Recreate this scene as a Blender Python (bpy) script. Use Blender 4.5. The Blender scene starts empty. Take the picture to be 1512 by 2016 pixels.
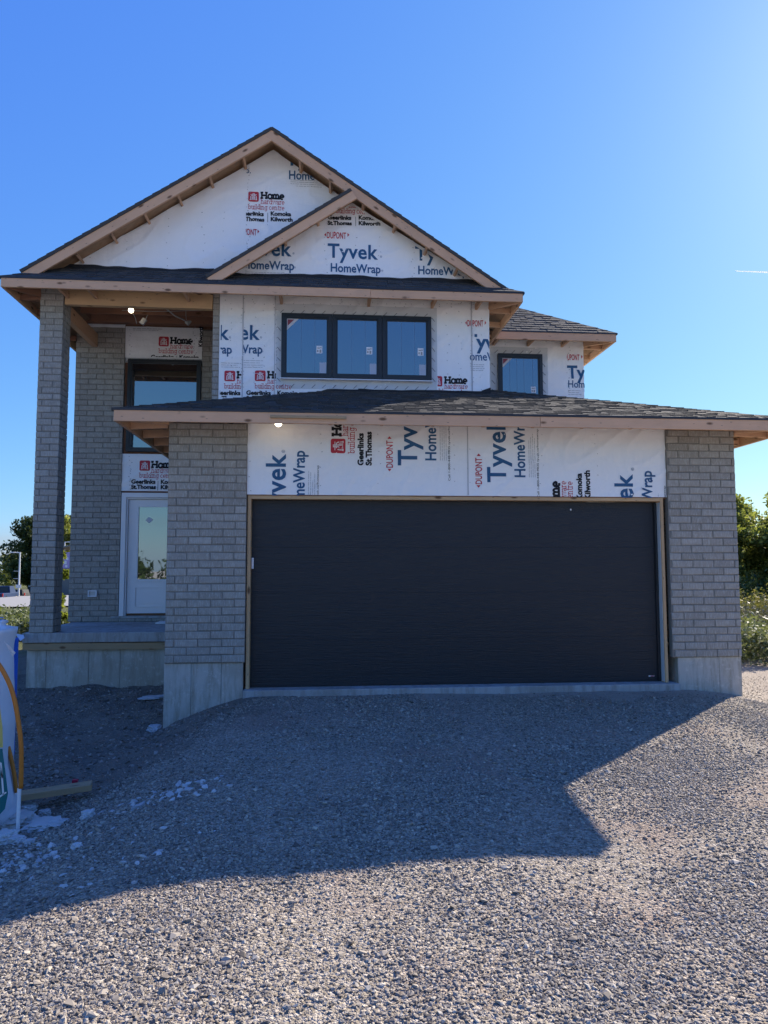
import bpy, bmesh, math, random
import numpy as np
from mathutils import Vector, Matrix, noise

random.seed(7); np.random.seed(7)
scene = bpy.context.scene
COL = scene.collection
R = math.radians
ALL = []

# ------------------------------------------------------------------ camera
FOC, YAW, PIT, ROL = 1420.0, R(4.85), R(4.33), R(-.11)
CAM = Vector((0, 0, 1.40))
cF = Vector((math.sin(YAW)*math.cos(PIT), math.cos(YAW)*math.cos(PIT), math.sin(PIT)))
cR0 = Vector((math.cos(YAW), -math.sin(YAW), 0)); cU0 = cR0.cross(cF)
cR = cR0*math.cos(ROL)+cU0*math.sin(ROL); cU = -cR0*math.sin(ROL)+cU0*math.cos(ROL)
cam = bpy.data.cameras.new('camera'); camo = bpy.data.objects.new('camera', cam); COL.objects.link(camo)
cam.sensor_fit = 'VERTICAL'; cam.sensor_height = 24; cam.lens = FOC/2016*24
cam.clip_start = .05; cam.clip_end = 20000
camo.matrix_world = Matrix(((cR.x, cU.x, -cF.x, CAM.x), (cR.y, cU.y, -cF.y, CAM.y), (cR.z, cU.z, -cF.z, CAM.z), (0, 0, 0, 1)))
scene.camera = camo

# ------------------------------------------------------------------ sky, sun, exposure
AZ, EL = R(46.5), R(31.8)
w = bpy.data.worlds.new('World'); scene.world = w; w.use_nodes = True
nt = w.node_tree; nt.nodes.clear()
def N(t, **k):
    n = nt.nodes.new(t)
    for a, b in k.items(): setattr(n, a, b)
    return n
out = N('ShaderNodeOutputWorld'); bg = N('ShaderNodeBackground'); bg.inputs[1].default_value = .15
sky = N('ShaderNodeTexSky', sky_type='NISHITA'); sky.sun_disc = False
sky.sun_elevation = EL; sky.sun_rotation = AZ; sky.altitude = 100; sky.air_density = 1.0; sky.dust_density = .35; sky.ozone_density = 4.0
# camera-like colour response of the blue sky, the same for every direction: each channel a*x^p
EXPO = 1.3
GAIN = 1/(.15*2**EXPO)
sp = N('ShaderNodeSeparateColor'); cb = N('ShaderNodeCombineColor'); nt.links.new(sky.outputs[0], sp.inputs[0])
for i_, (p_, a_) in enumerate(((.95, .101), (.77, .188), (.22, .69))):
    pw_ = N('ShaderNodeMath', operation='POWER'); pw_.inputs[1].default_value = p_; nt.links.new(sp.outputs[i_], pw_.inputs[0])
    ml = N('ShaderNodeMath', operation='MULTIPLY'); ml.inputs[1].default_value = a_*GAIN; nt.links.new(pw_.outputs[0], ml.inputs[0]); nt.links.new(ml.outputs[0], cb.inputs[i_])
# low cloud bank along the horizon
tc = N('ShaderNodeTexCoord'); sx = N('ShaderNodeSeparateXYZ'); nt.links.new(tc.outputs['Generated'], sx.inputs[0])
nz = N('ShaderNodeTexNoise'); nz.inputs['Scale'].default_value = 3.2; nz.inputs['Detail'].default_value = 7
mp = N('ShaderNodeMapping'); mp.inputs['Scale'].default_value = (1, 1, 5); nt.links.new(tc.outputs['Generated'], mp.inputs[0]); nt.links.new(mp.outputs[0], nz.inputs['Vector'])
band = N('ShaderNodeMapRange'); band.inputs[1].default_value = .085; band.inputs[2].default_value = .02; nt.links.new(sx.outputs[2], band.inputs[0])
cl = N('ShaderNodeMapRange'); cl.inputs[1].default_value = .50; cl.inputs[2].default_value = .66; nt.links.new(nz.outputs[0], cl.inputs[0])
mu = N('ShaderNodeMath', operation='MULTIPLY'); nt.links.new(band.outputs[0], mu.inputs[0]); nt.links.new(cl.outputs[0], mu.inputs[1])
mx = N('ShaderNodeMix', data_type='RGBA'); mx.inputs[7].default_value = (1.35, 1.5, 1.62, 1)
nt.links.new(mu.outputs[0], mx.inputs[0]); nt.links.new(cb.outputs[0], mx.inputs[6]); nt.links.new(mx.outputs[2], bg.inputs[0]); nt.links.new(bg.outputs[0], out.inputs[0])
sl = bpy.data.lights.new('sun', 'SUN'); sl.energy = 4.2; sl.angle = R(.53); sl.color = (1, .90, .77)
so = bpy.data.objects.new('sun', sl); COL.objects.link(so)
SUN = Vector((math.sin(AZ)*math.cos(EL), math.cos(AZ)*math.cos(EL), math.sin(EL)))
so.rotation_euler = SUN.to_track_quat('Z', 'Y').to_euler(); so.location = (6, 20, 14)
vs = scene.view_settings; vs.view_transform = 'Standard'; vs.look = 'None'; vs.gamma = 1; vs.use_curve_mapping = False; vs.exposure = EXPO
scene.display_settings.display_device = 'sRGB'
scene.cycles.max_bounces = 6; scene.cycles.transparent_max_bounces = 12

# ------------------------------------------------------------------ helpers
def at(px, py, Y):
    d = cF*FOC+cR*(px-756)-cU*(py-1008)
    return CAM+d*(Y/d.y)
def atz(px, py, z):
    d = cF*FOC+cR*(px-756)-cU*(py-1008)
    return CAM+d*((z-CAM.z)/d.z)
WM = {}
def link(o, parent=None, M=None):
    M = M or Matrix.Identity(4)
    COL.objects.link(o); WM[o.name] = M
    if parent is not None:
        o.parent = parent; o.matrix_basis = WM[parent.name].inverted() @ M
    else: o.matrix_basis = M
    return o
def tag(o, label=None, cat=None, group=None, kind=None):
    if label: o['label'] = label
    if cat: o['category'] = cat
    if group: o['group'] = group
    if kind: o['kind'] = kind
    return o
def thing(name, loc, label, cat, group=None):
    o = bpy.data.objects.new(name, None); o.empty_display_size = .2
    link(o, None, Matrix.Translation(loc)); return tag(o, label, cat, group)
def mesh(name, vs_, fs, mat, parent=None, M=None, smooth=False, kind=None, recentre=True):
    if M is None and recentre and len(vs_):
        a = np.array([tuple(v) for v in vs_], float); c = (a.min(0)+a.max(0))/2
        vs_ = a-c; M = Matrix.Translation(c)
    me = bpy.data.meshes.new(name)
    me.from_pydata([tuple(v) for v in vs_], [], [tuple(f) for f in fs]); me.update()
    if mat: me.materials.append(mat)
    if smooth: me.polygons.foreach_set('use_smooth', [True]*len(me.polygons))
    o = bpy.data.objects.new(name, me); link(o, parent, M)
    if kind: o['kind'] = kind
    return o
class MB:
    def __init__(s): s.v = []; s.f = []
    def add(s, v, f):
        b = len(s.v); s.v += [tuple(x) for x in v]; s.f += [tuple(i+b for i in q) for q in f]; return s
    def box(s, x0, x1, y0, y1, z0, z1, M=None):
        v = [(x, y, z) for x in (x0, x1) for y in (y0, y1) for z in (z0, z1)]
        if M is not None: v = [M @ Vector(p) for p in v]
        return s.add(v, [(0, 1, 3, 2), (4, 6, 7, 5), (0, 4, 5, 1), (2, 3, 7, 6), (0, 2, 6, 4), (1, 5, 7, 3)])
    def bev(s, x0, x1, y0, y1, z0, z1, b, M=None):
        bm = bmesh.new(); bmesh.ops.create_cube(bm, size=1)
        for q in bm.verts: q.co = Vector(((x0+x1)/2+q.co.x*(x1-x0), (y0+y1)/2+q.co.y*(y1-y0), (z0+z1)/2+q.co.z*(z1-z0)))
        bmesh.ops.bevel(bm, geom=bm.edges[:], offset=b, segments=2, affect='EDGES', profile=.6)
        if M is not None: bmesh.ops.transform(bm, matrix=M, verts=bm.verts)
        bm.verts.index_update()
        s.add([q.co for q in bm.verts], [[q.index for q in f.verts] for f in bm.faces]); bm.free(); return s
    def tube(s, pts, r, n=8, caps=True):
        pts = [Vector(p) for p in pts]; rs = r if isinstance(r, (list, tuple)) else [r]*len(pts)
        b = len(s.v); up = None
        for i, p in enumerate(pts):
            t = (pts[min(i+1, len(pts)-1)]-pts[max(i-1, 0)]).normalized()
            if up is None: up = Vector((0, 0, 1)) if abs(t.z) < .9 else Vector((1, 0, 0))
            a = t.cross(up).normalized(); c = a.cross(t).normalized(); up = c
            for k in range(n):
                q = 2*math.pi*k/n; s.v.append(tuple(p+(a*math.cos(q)+c*math.sin(q))*rs[i]))
        for i in range(len(pts)-1):
            for k in range(n):
                k2 = (k+1) % n; s.f.append((b+i*n+k, b+i*n+k2, b+(i+1)*n+k2, b+(i+1)*n+k))
        if caps: s.f.append(tuple(b+k for k in range(n))); s.f.append(tuple(b+(len(pts)-1)*n+n-1-k for k in range(n)))
        return s
    def prism(s, poly, d0, d1, axis='y'):
        n = len(poly)
        f3 = {'y': lambda a, b, d: (a, d, b), 'x': lambda a, b, d: (d, a, b), 'z': lambda a, b, d: (a, b, d)}[axis]
        v = [f3(a, b, d0) for a, b in poly]+[f3(a, b, d1) for a, b in poly]
        return s.add(v, [tuple(range(n)), tuple(range(2*n-1, n-1, -1))]+[(i, i+n, (i+1) % n+n, (i+1) % n) for i in range(n)])
    def build(s, name, mat, parent=None, M=None, **k):
        o = mesh(name, s.v, s.f, mat, parent, M, **k)
        bm = bmesh.new(); bm.from_mesh(o.data); bmesh.ops.recalc_face_normals(bm, faces=bm.faces); bm.to_mesh(o.data); bm.free()
        return o

# ------------------------------------------------------------------ materials
def nodes(name):
    m = bpy.data.materials.new(name); m.use_nodes = True; t = m.node_tree
    b = t.nodes['Principled BSDF']; return m, t, b
def nn(t, ty, ins=None, **k):
    n = t.nodes.new(ty)
    for a, b in k.items(): setattr(n, a, b)
    for a, b in (ins or {}).items():
        if isinstance(b, bpy.types.NodeSocket): t.links.new(b, n.inputs[a])
        else: n.inputs[a].default_value = b
    return n
def ramp(t, fac, stops):
    n = t.nodes.new('ShaderNodeValToRGB'); e = n.color_ramp.elements
    while len(e) < len(stops): e.new(.5)
    for i, (p, c) in enumerate(stops): e[i].position = p; e[i].color = (*c, 1) if len(c) == 3 else c
    t.links.new(fac, n.inputs[0]); return n.outputs[0]
def coord(t, sc=(1, 1, 1), kind='Object'):
    c = t.nodes.new('ShaderNodeTexCoord'); m = nn(t, 'ShaderNodeMapping', {0: c.outputs[kind]}); m.inputs['Scale'].default_value = sc; return m.outputs[0]
def geo(t, sc=(1, 1, 1)):
    c = t.nodes.new('ShaderNodeNewGeometry'); m = nn(t, 'ShaderNodeMapping', {0: c.outputs['Position']}); m.inputs['Scale'].default_value = sc; return m.outputs[0]
def noi(t, vec, scale, detail=4, rough=.5):
    return nn(t, 'ShaderNodeTexNoise', {'Vector': vec, 'Scale': scale, 'Detail': detail, 'Roughness': rough}).outputs[0]
def mixc(t, f, a, b, mode='MIX'):
    n = t.nodes.new('ShaderNodeMix'); n.data_type = 'RGBA'; n.blend_type = mode
    for i, x in ((0, f), (6, a), (7, b)):
        if isinstance(x, bpy.types.NodeSocket): t.links.new(x, n.inputs[i])
        elif i == 0: n.inputs[0].default_value = x
        else: n.inputs[i].default_value = (*x, 1)
    return n.outputs[2]
def math_(t, op, a, b=0, c=None):
    n = t.nodes.new('ShaderNodeMath'); n.operation = op
    for i, x in enumerate((a, b) if c is None else (a, b, c)):
        if isinstance(x, bpy.types.NodeSocket): t.links.new(x, n.inputs[i])
        else: n.inputs[i].default_value = x
    return n.outputs[0]
def bump(t, b, h, s, d=.01):
    n = nn(t, 'ShaderNodeBump', {'Strength': s, 'Distance': d, 'Height': h}); t.links.new(n.outputs[0], b.inputs['Normal'])
def setb(t, b, col=None, rough=.7, spec=.3, metal=0):
    if col is not None:
        if isinstance(col, bpy.types.NodeSocket): t.links.new(col, b.inputs['Base Color'])
        else: b.inputs['Base Color'].default_value = (*col, 1)
    if isinstance(rough, bpy.types.NodeSocket): t.links.new(rough, b.inputs['Roughness'])
    else: b.inputs['Roughness'].default_value = rough
    b.inputs['Specular IOR Level'].default_value = spec; b.inputs['Metallic'].default_value = metal
def rnd(t):
    o = t.nodes.new('ShaderNodeObjectInfo').outputs['Random']; a = nn(t, 'ShaderNodeAttribute', attribute_name='rnd').outputs['Fac']
    return math_(t, 'FRACT', math_(t, 'ADD', o, a))
def simple(name, col, rough=.6, spec=.3, metal=0, var=.12, sc=8, bs=0):
    m, t, b = nodes(name); v = geo(t)
    n = noi(t, v, sc, 5)
    c = mixc(t, n, tuple(x*(1-var) for x in col), tuple(min(1, x*(1+var)) for x in col)); setb(t, b, c, rough, spec, metal)
    if bs: bump(t, b, noi(t, v, sc*6, 4), bs)
    return m

def m_brick():
    m, t, b = nodes('grey_brick'); r = rnd(t); v = geo(t)
    c = ramp(t, r, [(0, (.31, .28, .235)), (.3, (.38, .345, .295)), (.6, (.43, .395, .34)), (.85, (.35, .32, .275)), (1, (.48, .445, .39))])
    big = noi(t, v, 14, 5, .6); c = mixc(t, math_(t, 'MULTIPLY', big, .75), c, (.22, .21, .19), 'MIX')
    st = noi(t, geo(t, (60, 60, 9)), 1.6, 4, .7)
    c = mixc(t, ramp(t, st, [(.48, (0, 0, 0)), (.66, (.7, .7, .7))]), c, (.49, .475, .435))
    sm_ = noi(t, v, 6.5, 5, .65); c = mixc(t, ramp(t, sm_, [(.54, (0, 0, 0)), (.70, (.55, .55, .55))]), c, (.26, .245, .215))
    sp = noi(t, v, 170, 2); c = mixc(t, ramp(t, sp, [(.66, (0, 0, 0)), (.72, (.8, .8, .8))]), c, (.52, .50, .48))
    setb(t, b, c, .92, .12)
    bump(t, b, math_(t, 'ADD', st, noi(t, v, 90, 5, .7)), .55, .004); return m
def m_mortar():
    m, t, b = nodes('mortar'); v = geo(t)
    setb(t, b, mixc(t, noi(t, v, 30, 4), (.17, .158, .14), (.25, .235, .21)), .95, .1); bump(t, b, noi(t, v, 200, 3), .4, .003); return m
def m_wood(name, c0, c1, dark=(.12, .06, .03)):
    m, t, b = nodes(name); r = rnd(t)
    tcn = t.nodes.new('ShaderNodeTexCoord'); off = nn(t, 'ShaderNodeCombineXYZ', {0: math_(t, 'MULTIPLY', r, 37.), 1: math_(t, 'MULTIPLY', r, 11.)}).outputs[0]
    p = nn(t, 'ShaderNodeVectorMath', {0: tcn.outputs['Object'], 1: off}, operation='ADD').outputs[0]
    st = nn(t, 'ShaderNodeMapping', {0: p}); st.inputs['Scale'].default_value = (1.2, 22, 22)
    g = noi(t, st.outputs[0], 2.2, 6, .6)
    c = mixc(t, g, c0, c1); c = mixc(t, math_(t, 'MULTIPLY', r, .45), c, tuple(x*.72 for x in c0))
    lw = nn(t, 'ShaderNodeMapping', {0: p}); lw.inputs['Scale'].default_value = (1.0, 2.0, 2.0)
    blot = noi(t, lw.outputs[0], 2.3, 4, .6); c = mixc(t, ramp(t, blot, [(.45, (0, 0, 0)), (.75, (.45, .45, .45))]), c, tuple(x*.62 for x in c1))
    kv = nn(t, 'ShaderNodeMapping', {0: p}); kv.inputs['Scale'].default_value = (3.4, 8, 8)
    vo = nn(t, 'ShaderNodeTexVoronoi', {'Vector': kv.outputs[0], 'Scale': 1.0, 'Randomness': 1.0})
    c = mixc(t, ramp(t, vo.outputs['Distance'], [(.09, (.9, .9, .9)), (.19, (0, 0, 0))]), c, dark)
    nm = nn(t, 'ShaderNodeMapping', {0: p}); nm.inputs['Scale'].default_value = (7, 26, 26)
    vn = nn(t, 'ShaderNodeTexVoronoi', {'Vector': nm.outputs[0], 'Scale': 1.0}); c = mixc(t, ramp(t, vn.outputs['Distance'], [(.07, (.75, .75, .75)), (.12, (0, 0, 0))]), c, (.10, .07, .06))
    setb(t, b, c, .75, .2); bump(t, b, g, .25, .004); return m
def m_wrap():
    m, t, b = nodes('house_wrap'); v = geo(t)
    n = noi(t, v, 1.6, 5, .6); d = noi(t, v, 26, 4, .6)
    c = mixc(t, n, (.86, .86, .85), (.92, .92, .91)); c = mixc(t, ramp(t, d, [(.60, (0, 0, 0)), (.85, (.16, .16, .16))]), c, (.5, .48, .44))
    setb(t, b, c, .55, .35)
    h = math_(t, 'ADD', noi(t, geo(t, (1, 1, .35)), 5, 3, .5), math_(t, 'MULTIPLY', noi(t, geo(t, (1, 1, 2.5)), 4, 3, .5), .5))
    bump(t, b, h, .55, .05); return m
def m_shingle():
    m, t, b = nodes('asphalt_shingle'); r = rnd(t); v = geo(t)
    c = ramp(t, r, [(0, (.034, .034, .035)), (.4, (.046, .046, .046)), (.75, (.058, .057, .055)), (1, (.074, .072, .068))])
    g = noi(t, v, 260, 2); c = mixc(t, ramp(t, g, [(.35, (.0, .0, .0)), (.75, (.7, .7, .7))]), c, (.12, .115, .108))
    setb(t, b, c, .9, .2); bump(t, b, g, .6, .004); return m
def m_concrete(name, a, b_):
    m, t, b = nodes(name); v = geo(t)
    c = mixc(t, noi(t, v, 2.2, 6, .65), a, b_)
    s = noi(t, geo(t, (7, 7, 1.0)), 1.5, 5, .7); c = mixc(t, ramp(t, s, [(.44, (0, 0, 0)), (.70, (.8, .8, .8))]), c, tuple(x*y_ for x, y_ in zip(a, (.55, .50, .42))))
    c = mixc(t, ramp(t, noi(t, v, 1.1, 3, .6), [(.50, (0, 0, 0)), (.62, (.55, .55, .55))]), c, tuple(x*y_ for x, y_ in zip(a, (.72, .66, .58))))
    f = noi(t, v, 18, 5, .7); c = mixc(t, ramp(t, f, [(.55, (0, 0, 0)), (.75, (.5, .5, .5))]), c, tuple(min(1, x*1.3) for x in b_))
    setb(t, b, c, .85, .2); bump(t, b, math_(t, 'ADD', f, noi(t, v, 120, 3)), .3, .006); return m
def m_osb(name, c0, c1):
    m, t, b = nodes(name); v = geo(t)
    vo = nn(t, 'ShaderNodeTexVoronoi', {'Vector': geo(t, (16, 34, 16)), 'Scale': 1.0}); c = mixc(t, vo.outputs['Color'], c0, c1)
    c = mixc(t, noi(t, v, 1.5, 3), c, tuple(x*.6 for x in c0)); setb(t, b, c, .8, .2); return m
def m_glass():
    m, t, b = nodes('window_glass'); v = geo(t)
    b.inputs['Base Color'].default_value = (.012, .016, .022, 1); b.inputs['Roughness'].default_value = .03
    gl = nn(t, 'ShaderNodeBsdfGlossy', {'Roughness': .012}); gl.inputs['Color'].default_value = (.80, .86, .88, 1)
    bp = nn(t, 'ShaderNodeBump', {'Strength': .10, 'Distance': .01, 'Height': noi(t, v, 1.6, 2)}); t.links.new(bp.outputs[0], gl.inputs['Normal'])
    fr = nn(t, 'ShaderNodeFresnel', {'IOR': 1.5}); f = math_(t, 'MINIMUM', math_(t, 'MULTIPLY_ADD', fr.outputs[0], 1.6, .21), 1.0)
    mxs = nn(t, 'ShaderNodeMixShader', {0: f, 1: b.outputs[0], 2: gl.outputs[0]}); t.links.new(mxs.outputs[0], t.nodes['Material Output'].inputs[0]); return m
def m_door():
    m, t, b = nodes('dark_garage_door'); v = geo(t, (1.1, 1, 26))
    g = noi(t, v, 2.0, 7, .7); f = noi(t, geo(t, (3, 1, 60)), 2.0, 4, .7)
    setb(t, b, mixc(t, g, (.008, .010, .014), (.018, .021, .027)), ramp(t, g, [(.3, (.30, .30, .30)), (.7, (.52, .52, .52))]), .42)
    bump(t, b, math_(t, 'ADD', g, f), .7, .006); return m
def m_leaf(name, stops, trans=.25):
    m, t, b = nodes(name); a = nn(t, 'ShaderNodeAttribute', attribute_name='rnd').outputs['Fac']
    c = ramp(t, a, stops); setb(t, b, c, .6, .25)
    tr = nn(t, 'ShaderNodeBsdfTranslucent', {'Color': mixc(t, .6, c, (.30, .34, .04))}); ms = nn(t, 'ShaderNodeMixShader', {0: trans, 1: b.outputs[0], 2: tr.outputs[0]})
    t.links.new(ms.outputs[0], t.nodes['Material Output'].inputs[0]); return m
def m_stone(name, stops, rough=.85):
    m, t, b = nodes(name); r = rnd(t); v = coord(t)
    c = ramp(t, r, stops); c = mixc(t, math_(t, 'MULTIPLY', noi(t, v, 9, 4), .4), c, (.12, .11, .10)); setb(t, b, c, rough, .25); return m
def m_ground():
    m, t, b = nodes('gravel_and_dirt'); v = geo(t); P = nn(t, 'ShaderNodeSeparateXYZ', {0: v})
    x, y = P.outputs[0], P.outputs[1]
    vo = nn(t, 'ShaderNodeTexVoronoi', {'Vector': v, 'Scale': 55.0}); vo2 = nn(t, 'ShaderNodeTexVoronoi', {'Vector': v, 'Scale': 130.0})
    sepc = nn(t, 'ShaderNodeSeparateColor', {0: vo.outputs['Color']}).outputs[0]; sepd = nn(t, 'ShaderNodeSeparateColor', {0: vo2.outputs['Color']}).outputs[0]
    gr = ramp(t, math_(t, 'MULTIPLY_ADD', sepc, .6, math_(t, 'MULTIPLY', sepd, .4)), [(0, (.16, .135, .105)), (.4, (.30, .26, .21)), (.7, (.43, .375, .31)), (1, (.60, .54, .46))])
    blot = noi(t, v, .9, 4, .6); gr = mixc(t, ramp(t, blot, [(.5, (0, 0, 0)), (.68, (.6, .6, .6))]), gr, (.30, .215, .175))
    di = mixc(t, noi(t, v, 3.5, 7, .7), (.15, .125, .10), (.31, .265, .215)); di = mixc(t, ramp(t, noi(t, v, 26, 5, .7), [(.58, (0, 0, 0)), (.74, (.6, .6, .6))]), di, (.28, .25, .21))
    dl = mixc(t, noi(t, v, 3., 7, .7), (.33, .27, .22), (.48, .42, .35))
    # dirt lies left of the drive beside the porch and right beyond the garage
    e = math_(t, 'MULTIPLY', noi(t, v, 1.7, 5, .6), 1.6)
    edge = math_(t, 'ADD', math_(t, 'SUBTRACT', -1.4, x), math_(t, 'MULTIPLY_ADD', math_(t, 'SUBTRACT', y, 6.6), .55, math_(t, 'SUBTRACT', e, .8)))
    fl = nn(t, 'ShaderNodeMapRange', {0: edge, 1: .0, 2: .25}).outputs[0]
    fl = math_(t, 'MULTIPLY', fl, nn(t, 'ShaderNodeMapRange', {0: x, 1: 1., 2: 0.}).outputs[0])
    edr = math_(t, 'ADD', math_(t, 'SUBTRACT', y, 8.0), math_(t, 'SUBTRACT', e, .8))
    fr = math_(t, 'MULTIPLY', nn(t, 'ShaderNodeMapRange', {0: edr, 1: 0., 2: .3}).outputs[0], nn(t, 'ShaderNodeMapRange', {0: x, 1: 1., 2: 1.2}).outputs[0])
    c = mixc(t, fl, gr, di); c = mixc(t, fr, c, dl)
    rr = nn(t, 'ShaderNodeVectorMath', {0: v}, operation='LENGTH').outputs['Value']
    gs = mixc(t, noi(t, v, .35, 6, .6), (.06, .085, .03), (.17, .16, .07)); c = mixc(t, nn(t, 'ShaderNodeMapRange', {0: math_(t, 'ADD', rr, math_(t, 'MULTIPLY', e, 3.)), 1: 17., 2: 21.}).outputs[0], c, gs)
    pale = mixc(t, noi(t, v, .8, 6, .6), (.46, .42, .36), (.60, .56, .50)); c = mixc(t, nn(t, 'ShaderNodeMapRange', {0: math_(t, 'ADD', y, e), 1: 1.6, 2: .6}).outputs[0], c, pale)  # unseen ground behind the camera made pale to bounce light at the walls
    setb(t, b, c, .95, .1)
    h = math_(t, 'ADD', math_(t, 'MULTIPLY', vo.outputs['Distance'], -1.), math_(t, 'ADD', math_(t, 'MULTIPLY', vo2.outputs['Distance'], -.5), math_(t, 'MULTIPLY', noi(t, v, 12, 6, .7), 1.2)))
    bump(t, b, h, .9, .02); return m

M = dict(brick=m_brick(), mortar=m_mortar(), shingle=m_shingle(), wrap=m_wrap(), glass=m_glass(), door=m_door(), ground=m_ground(),
    wood=m_wood('spruce_fascia', (.66, .385, .225), (.74, .475, .305)), framing=m_wood('framing_lumber', (.62, .40, .21), (.70, .48, .28)),
    oldwood=m_wood('weathered_lumber', (.37, .25, .14), (.47, .34, .20)), darkwood=m_wood('dark_lumber', (.28, .14, .09), (.36, .19, .12)),  # darkwood: deeper brown lumber for porch joists, header, plate and left eave
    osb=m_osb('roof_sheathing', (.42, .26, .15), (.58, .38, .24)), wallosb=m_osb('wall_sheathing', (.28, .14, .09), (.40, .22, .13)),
    concrete=m_concrete('foundation_concrete', (.42, .395, .34), (.58, .55, .49)), slab=m_concrete('porch_concrete', (.36, .36, .36), (.44, .44, .43)),
    black=simple('black_window_frame', (.012, .014, .018), .4, .5), paper=simple('roofing_underlay', (.02, .021, .024), .7, .3, bs=.4),
    drip=simple('drip_edge', (.02, .021, .025), .45, .5), white=simple('white_paint', (.78, .78, .80), .45, .4, var=.03),
    whited=simple('white_door_paint', (.80, .80, .80), .4, .4, var=.02), tape=simple('flashing_tape', (.60, .62, .63), .5, .4, var=.06),
    blue=simple('print_blue', (.028, .11, .235), .55, .3), red=simple('print_red', (.50, .035, .055), .55, .3), ink=simple('print_black', (.012, .013, .016), .55, .3),
tapeink=simple('tape_print', (.13, .14, .16), .6, .3), seam=simple('sheet_edge', (.50, .50, .52), .6, .3), fine=simple('print_grey', (.27, .28, .29), .6, .3), logow=simple('print_white', (.78, .76, .76), .6, .3), bluep=simple('blue_plastic', (.01, .10, .55), .4, .4, var=.3, sc=20),
    plastic=simple('white_woven_plastic', (.62, .66, .76), .5, .35, var=.08, sc=6, bs=.3), hose=simple('orange_hose', (.52, .17, .02), .45, .4, var=.1),
    teal=simple('print_teal', (.01, .14, .15), .5, .3), yellow=simple('print_yellow', (.55, .46, .14), .5, .3), steel=simple('galvanised_steel', (.45, .46, .47), .45, .5, .4),
    lampw=simple('pale_lamp_post', (.62, .62, .62), .5, .4), asphalt=simple('road_asphalt', (.30, .292, .28), .9, .1, sc=1.5), kerb=simple('kerb_concrete', (.50, .49, .46), .9, .1),
    navy=simple('navy_car_paint', (.012, .03, .085), .5, .25), darkcar=simple('black_car_paint', (.02, .022, .025), .5, .25), silver=simple('white_car_paint', (.65, .66, .67), .25, .6), tyre=simple('tyre_rubber', (.02, .02, .02), .8, .2),
    tail=simple('tail_light', (.45, .015, .01), .3, .5), lav=simple('lavender_siding', (.42, .32, .55), .7, .2), roofg=simple('grey_roofing', (.20, .19, .18), .85, .2),
    redp=simple('red_plastic', (.42, .02, .06), .4, .4), bark=simple('bark', (.075, .058, .045), .95, .1, sc=5, bs=.6), wire=simple('cable_sheath', (.50, .50, .48), .5, .4),
    limestone=m_stone('white_limestone', [(0, (.42, .42, .43)), (1, (.66, .65, .64))]),
    stone=m_stone('crushed_stone', [(0, (0.103, 0.087, 0.073)), (.2, (0.227, 0.194, 0.159)), (.5, (0.319, 0.276, 0.224)), (.75, (0.402, 0.349, 0.280)), (.93, (0.484, 0.427, 0.344)), (1, (0.597, 0.533, 0.430))]),
    soil=m_stone('dug_soil', [(0, (0.138, 0.112, 0.088)), (.7, (0.275, 0.231, 0.188)), (1, (0.413, 0.362, 0.312))], .95),
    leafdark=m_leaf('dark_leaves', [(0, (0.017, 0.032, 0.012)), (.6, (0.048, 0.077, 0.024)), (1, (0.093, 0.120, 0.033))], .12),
    leafmid=m_leaf('olive_leaves', [(0, (0.065, 0.091, 0.026)), (.5, (0.182, 0.215, 0.058)), (.85, (0.325, 0.338, 0.091)), (1, (0.494, 0.442, 0.130))], .45),
    leafyel=m_leaf('yellow_green_leaves', [(0, (.07, .10, .012)), (.6, (.22, .27, .03)), (1, (.38, .40, .07))], .35),
    weed=m_leaf('weed_leaves', [(0, (.05, .075, .03)), (.5, (.14, .17, .085)), (1, (.32, .33, .22))], .2),
    gold=m_leaf('goldenrod_heads', [(0, (.12, .11, .03)), (.5, (.30, .24, .06)), (1, (.40, .30, .10))], .2),
    scrub=m_leaf('dry_scrub', [(0, (.07, .062, .05)), (1, (.20, .175, .13))], .1))
def m_emit(name, col, s):
    m, t, b = nodes(name); b.inputs['Emission Color'].default_value = (*col, 1); b.inputs['Emission Strength'].default_value = s; return m
M['bulb'] = m_emit('lit_bulb', (1, .86, .62), 3)

# ------------------------------------------------------------------ ground
def sm(t): t = max(0., min(1., t)); return t*t*(3-2*t)
def gz(x, y, n=True):
    z = float(np.interp(y, [-5, 0, 2.5, 4, 6, 8, 8.4, 12, 20], [-.2, -.2, -.24, -.27, -.21, -.11, -.08, -.08, -.08]))
    z -= float(np.interp(y, [0, 2.5, 4, 6, 8.4, 10.3, 13], [.08, .10, .17, .34, .36, .15, .2]))*sm((-.7-x)/1.5)
    z -= float(np.interp(y, [0, 5, 7, 8.4, 12], [.02, .04, .12, .35, .35]))*sm((x-4.15)/2.4)
    z -= .055*sm((1.2-x)/2.2)*float(np.interp(y, [0, 2.5, 4.2, 6, 7.5], [0, .6, 1, .5, 0]))
    if x < -2: z -= .12*sm((-2-x)/1.5)*sm((8-y)/3)
    d = max(0, math.hypot(x, y)-14)
    z -= (.030 if x < 0 else .012)*min(d, 110)
    if n and d < 6:
        z += .022*noise.noise(Vector((x*.9, y*.9, 0)))+.010*noise.noise(Vector((x*3.1, y*3.1, 4)))
        if x < -.9 and y > 6.2: z += .035*noise.noise(Vector((x*5.5, y*6.5, 2)))*sm((-.9-x))*sm((y-6.2)/1)+.08*noise.noise(Vector((x*1.9, y*2.4, 9)))*sm((-.9-x))*sm((y-6.2)/1)
    return z
def axis(a, b, c, d, fine, grow=1.25):
    xs = list(np.arange(b, c+1e-6, fine)); s = fine; x = c
    while x < d: s *= grow; x += s; xs.append(x)
    s = fine; x = b; lo = []
    while x > a: s *= grow; x -= s; lo.append(x)
    return lo[::-1]+xs
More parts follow.
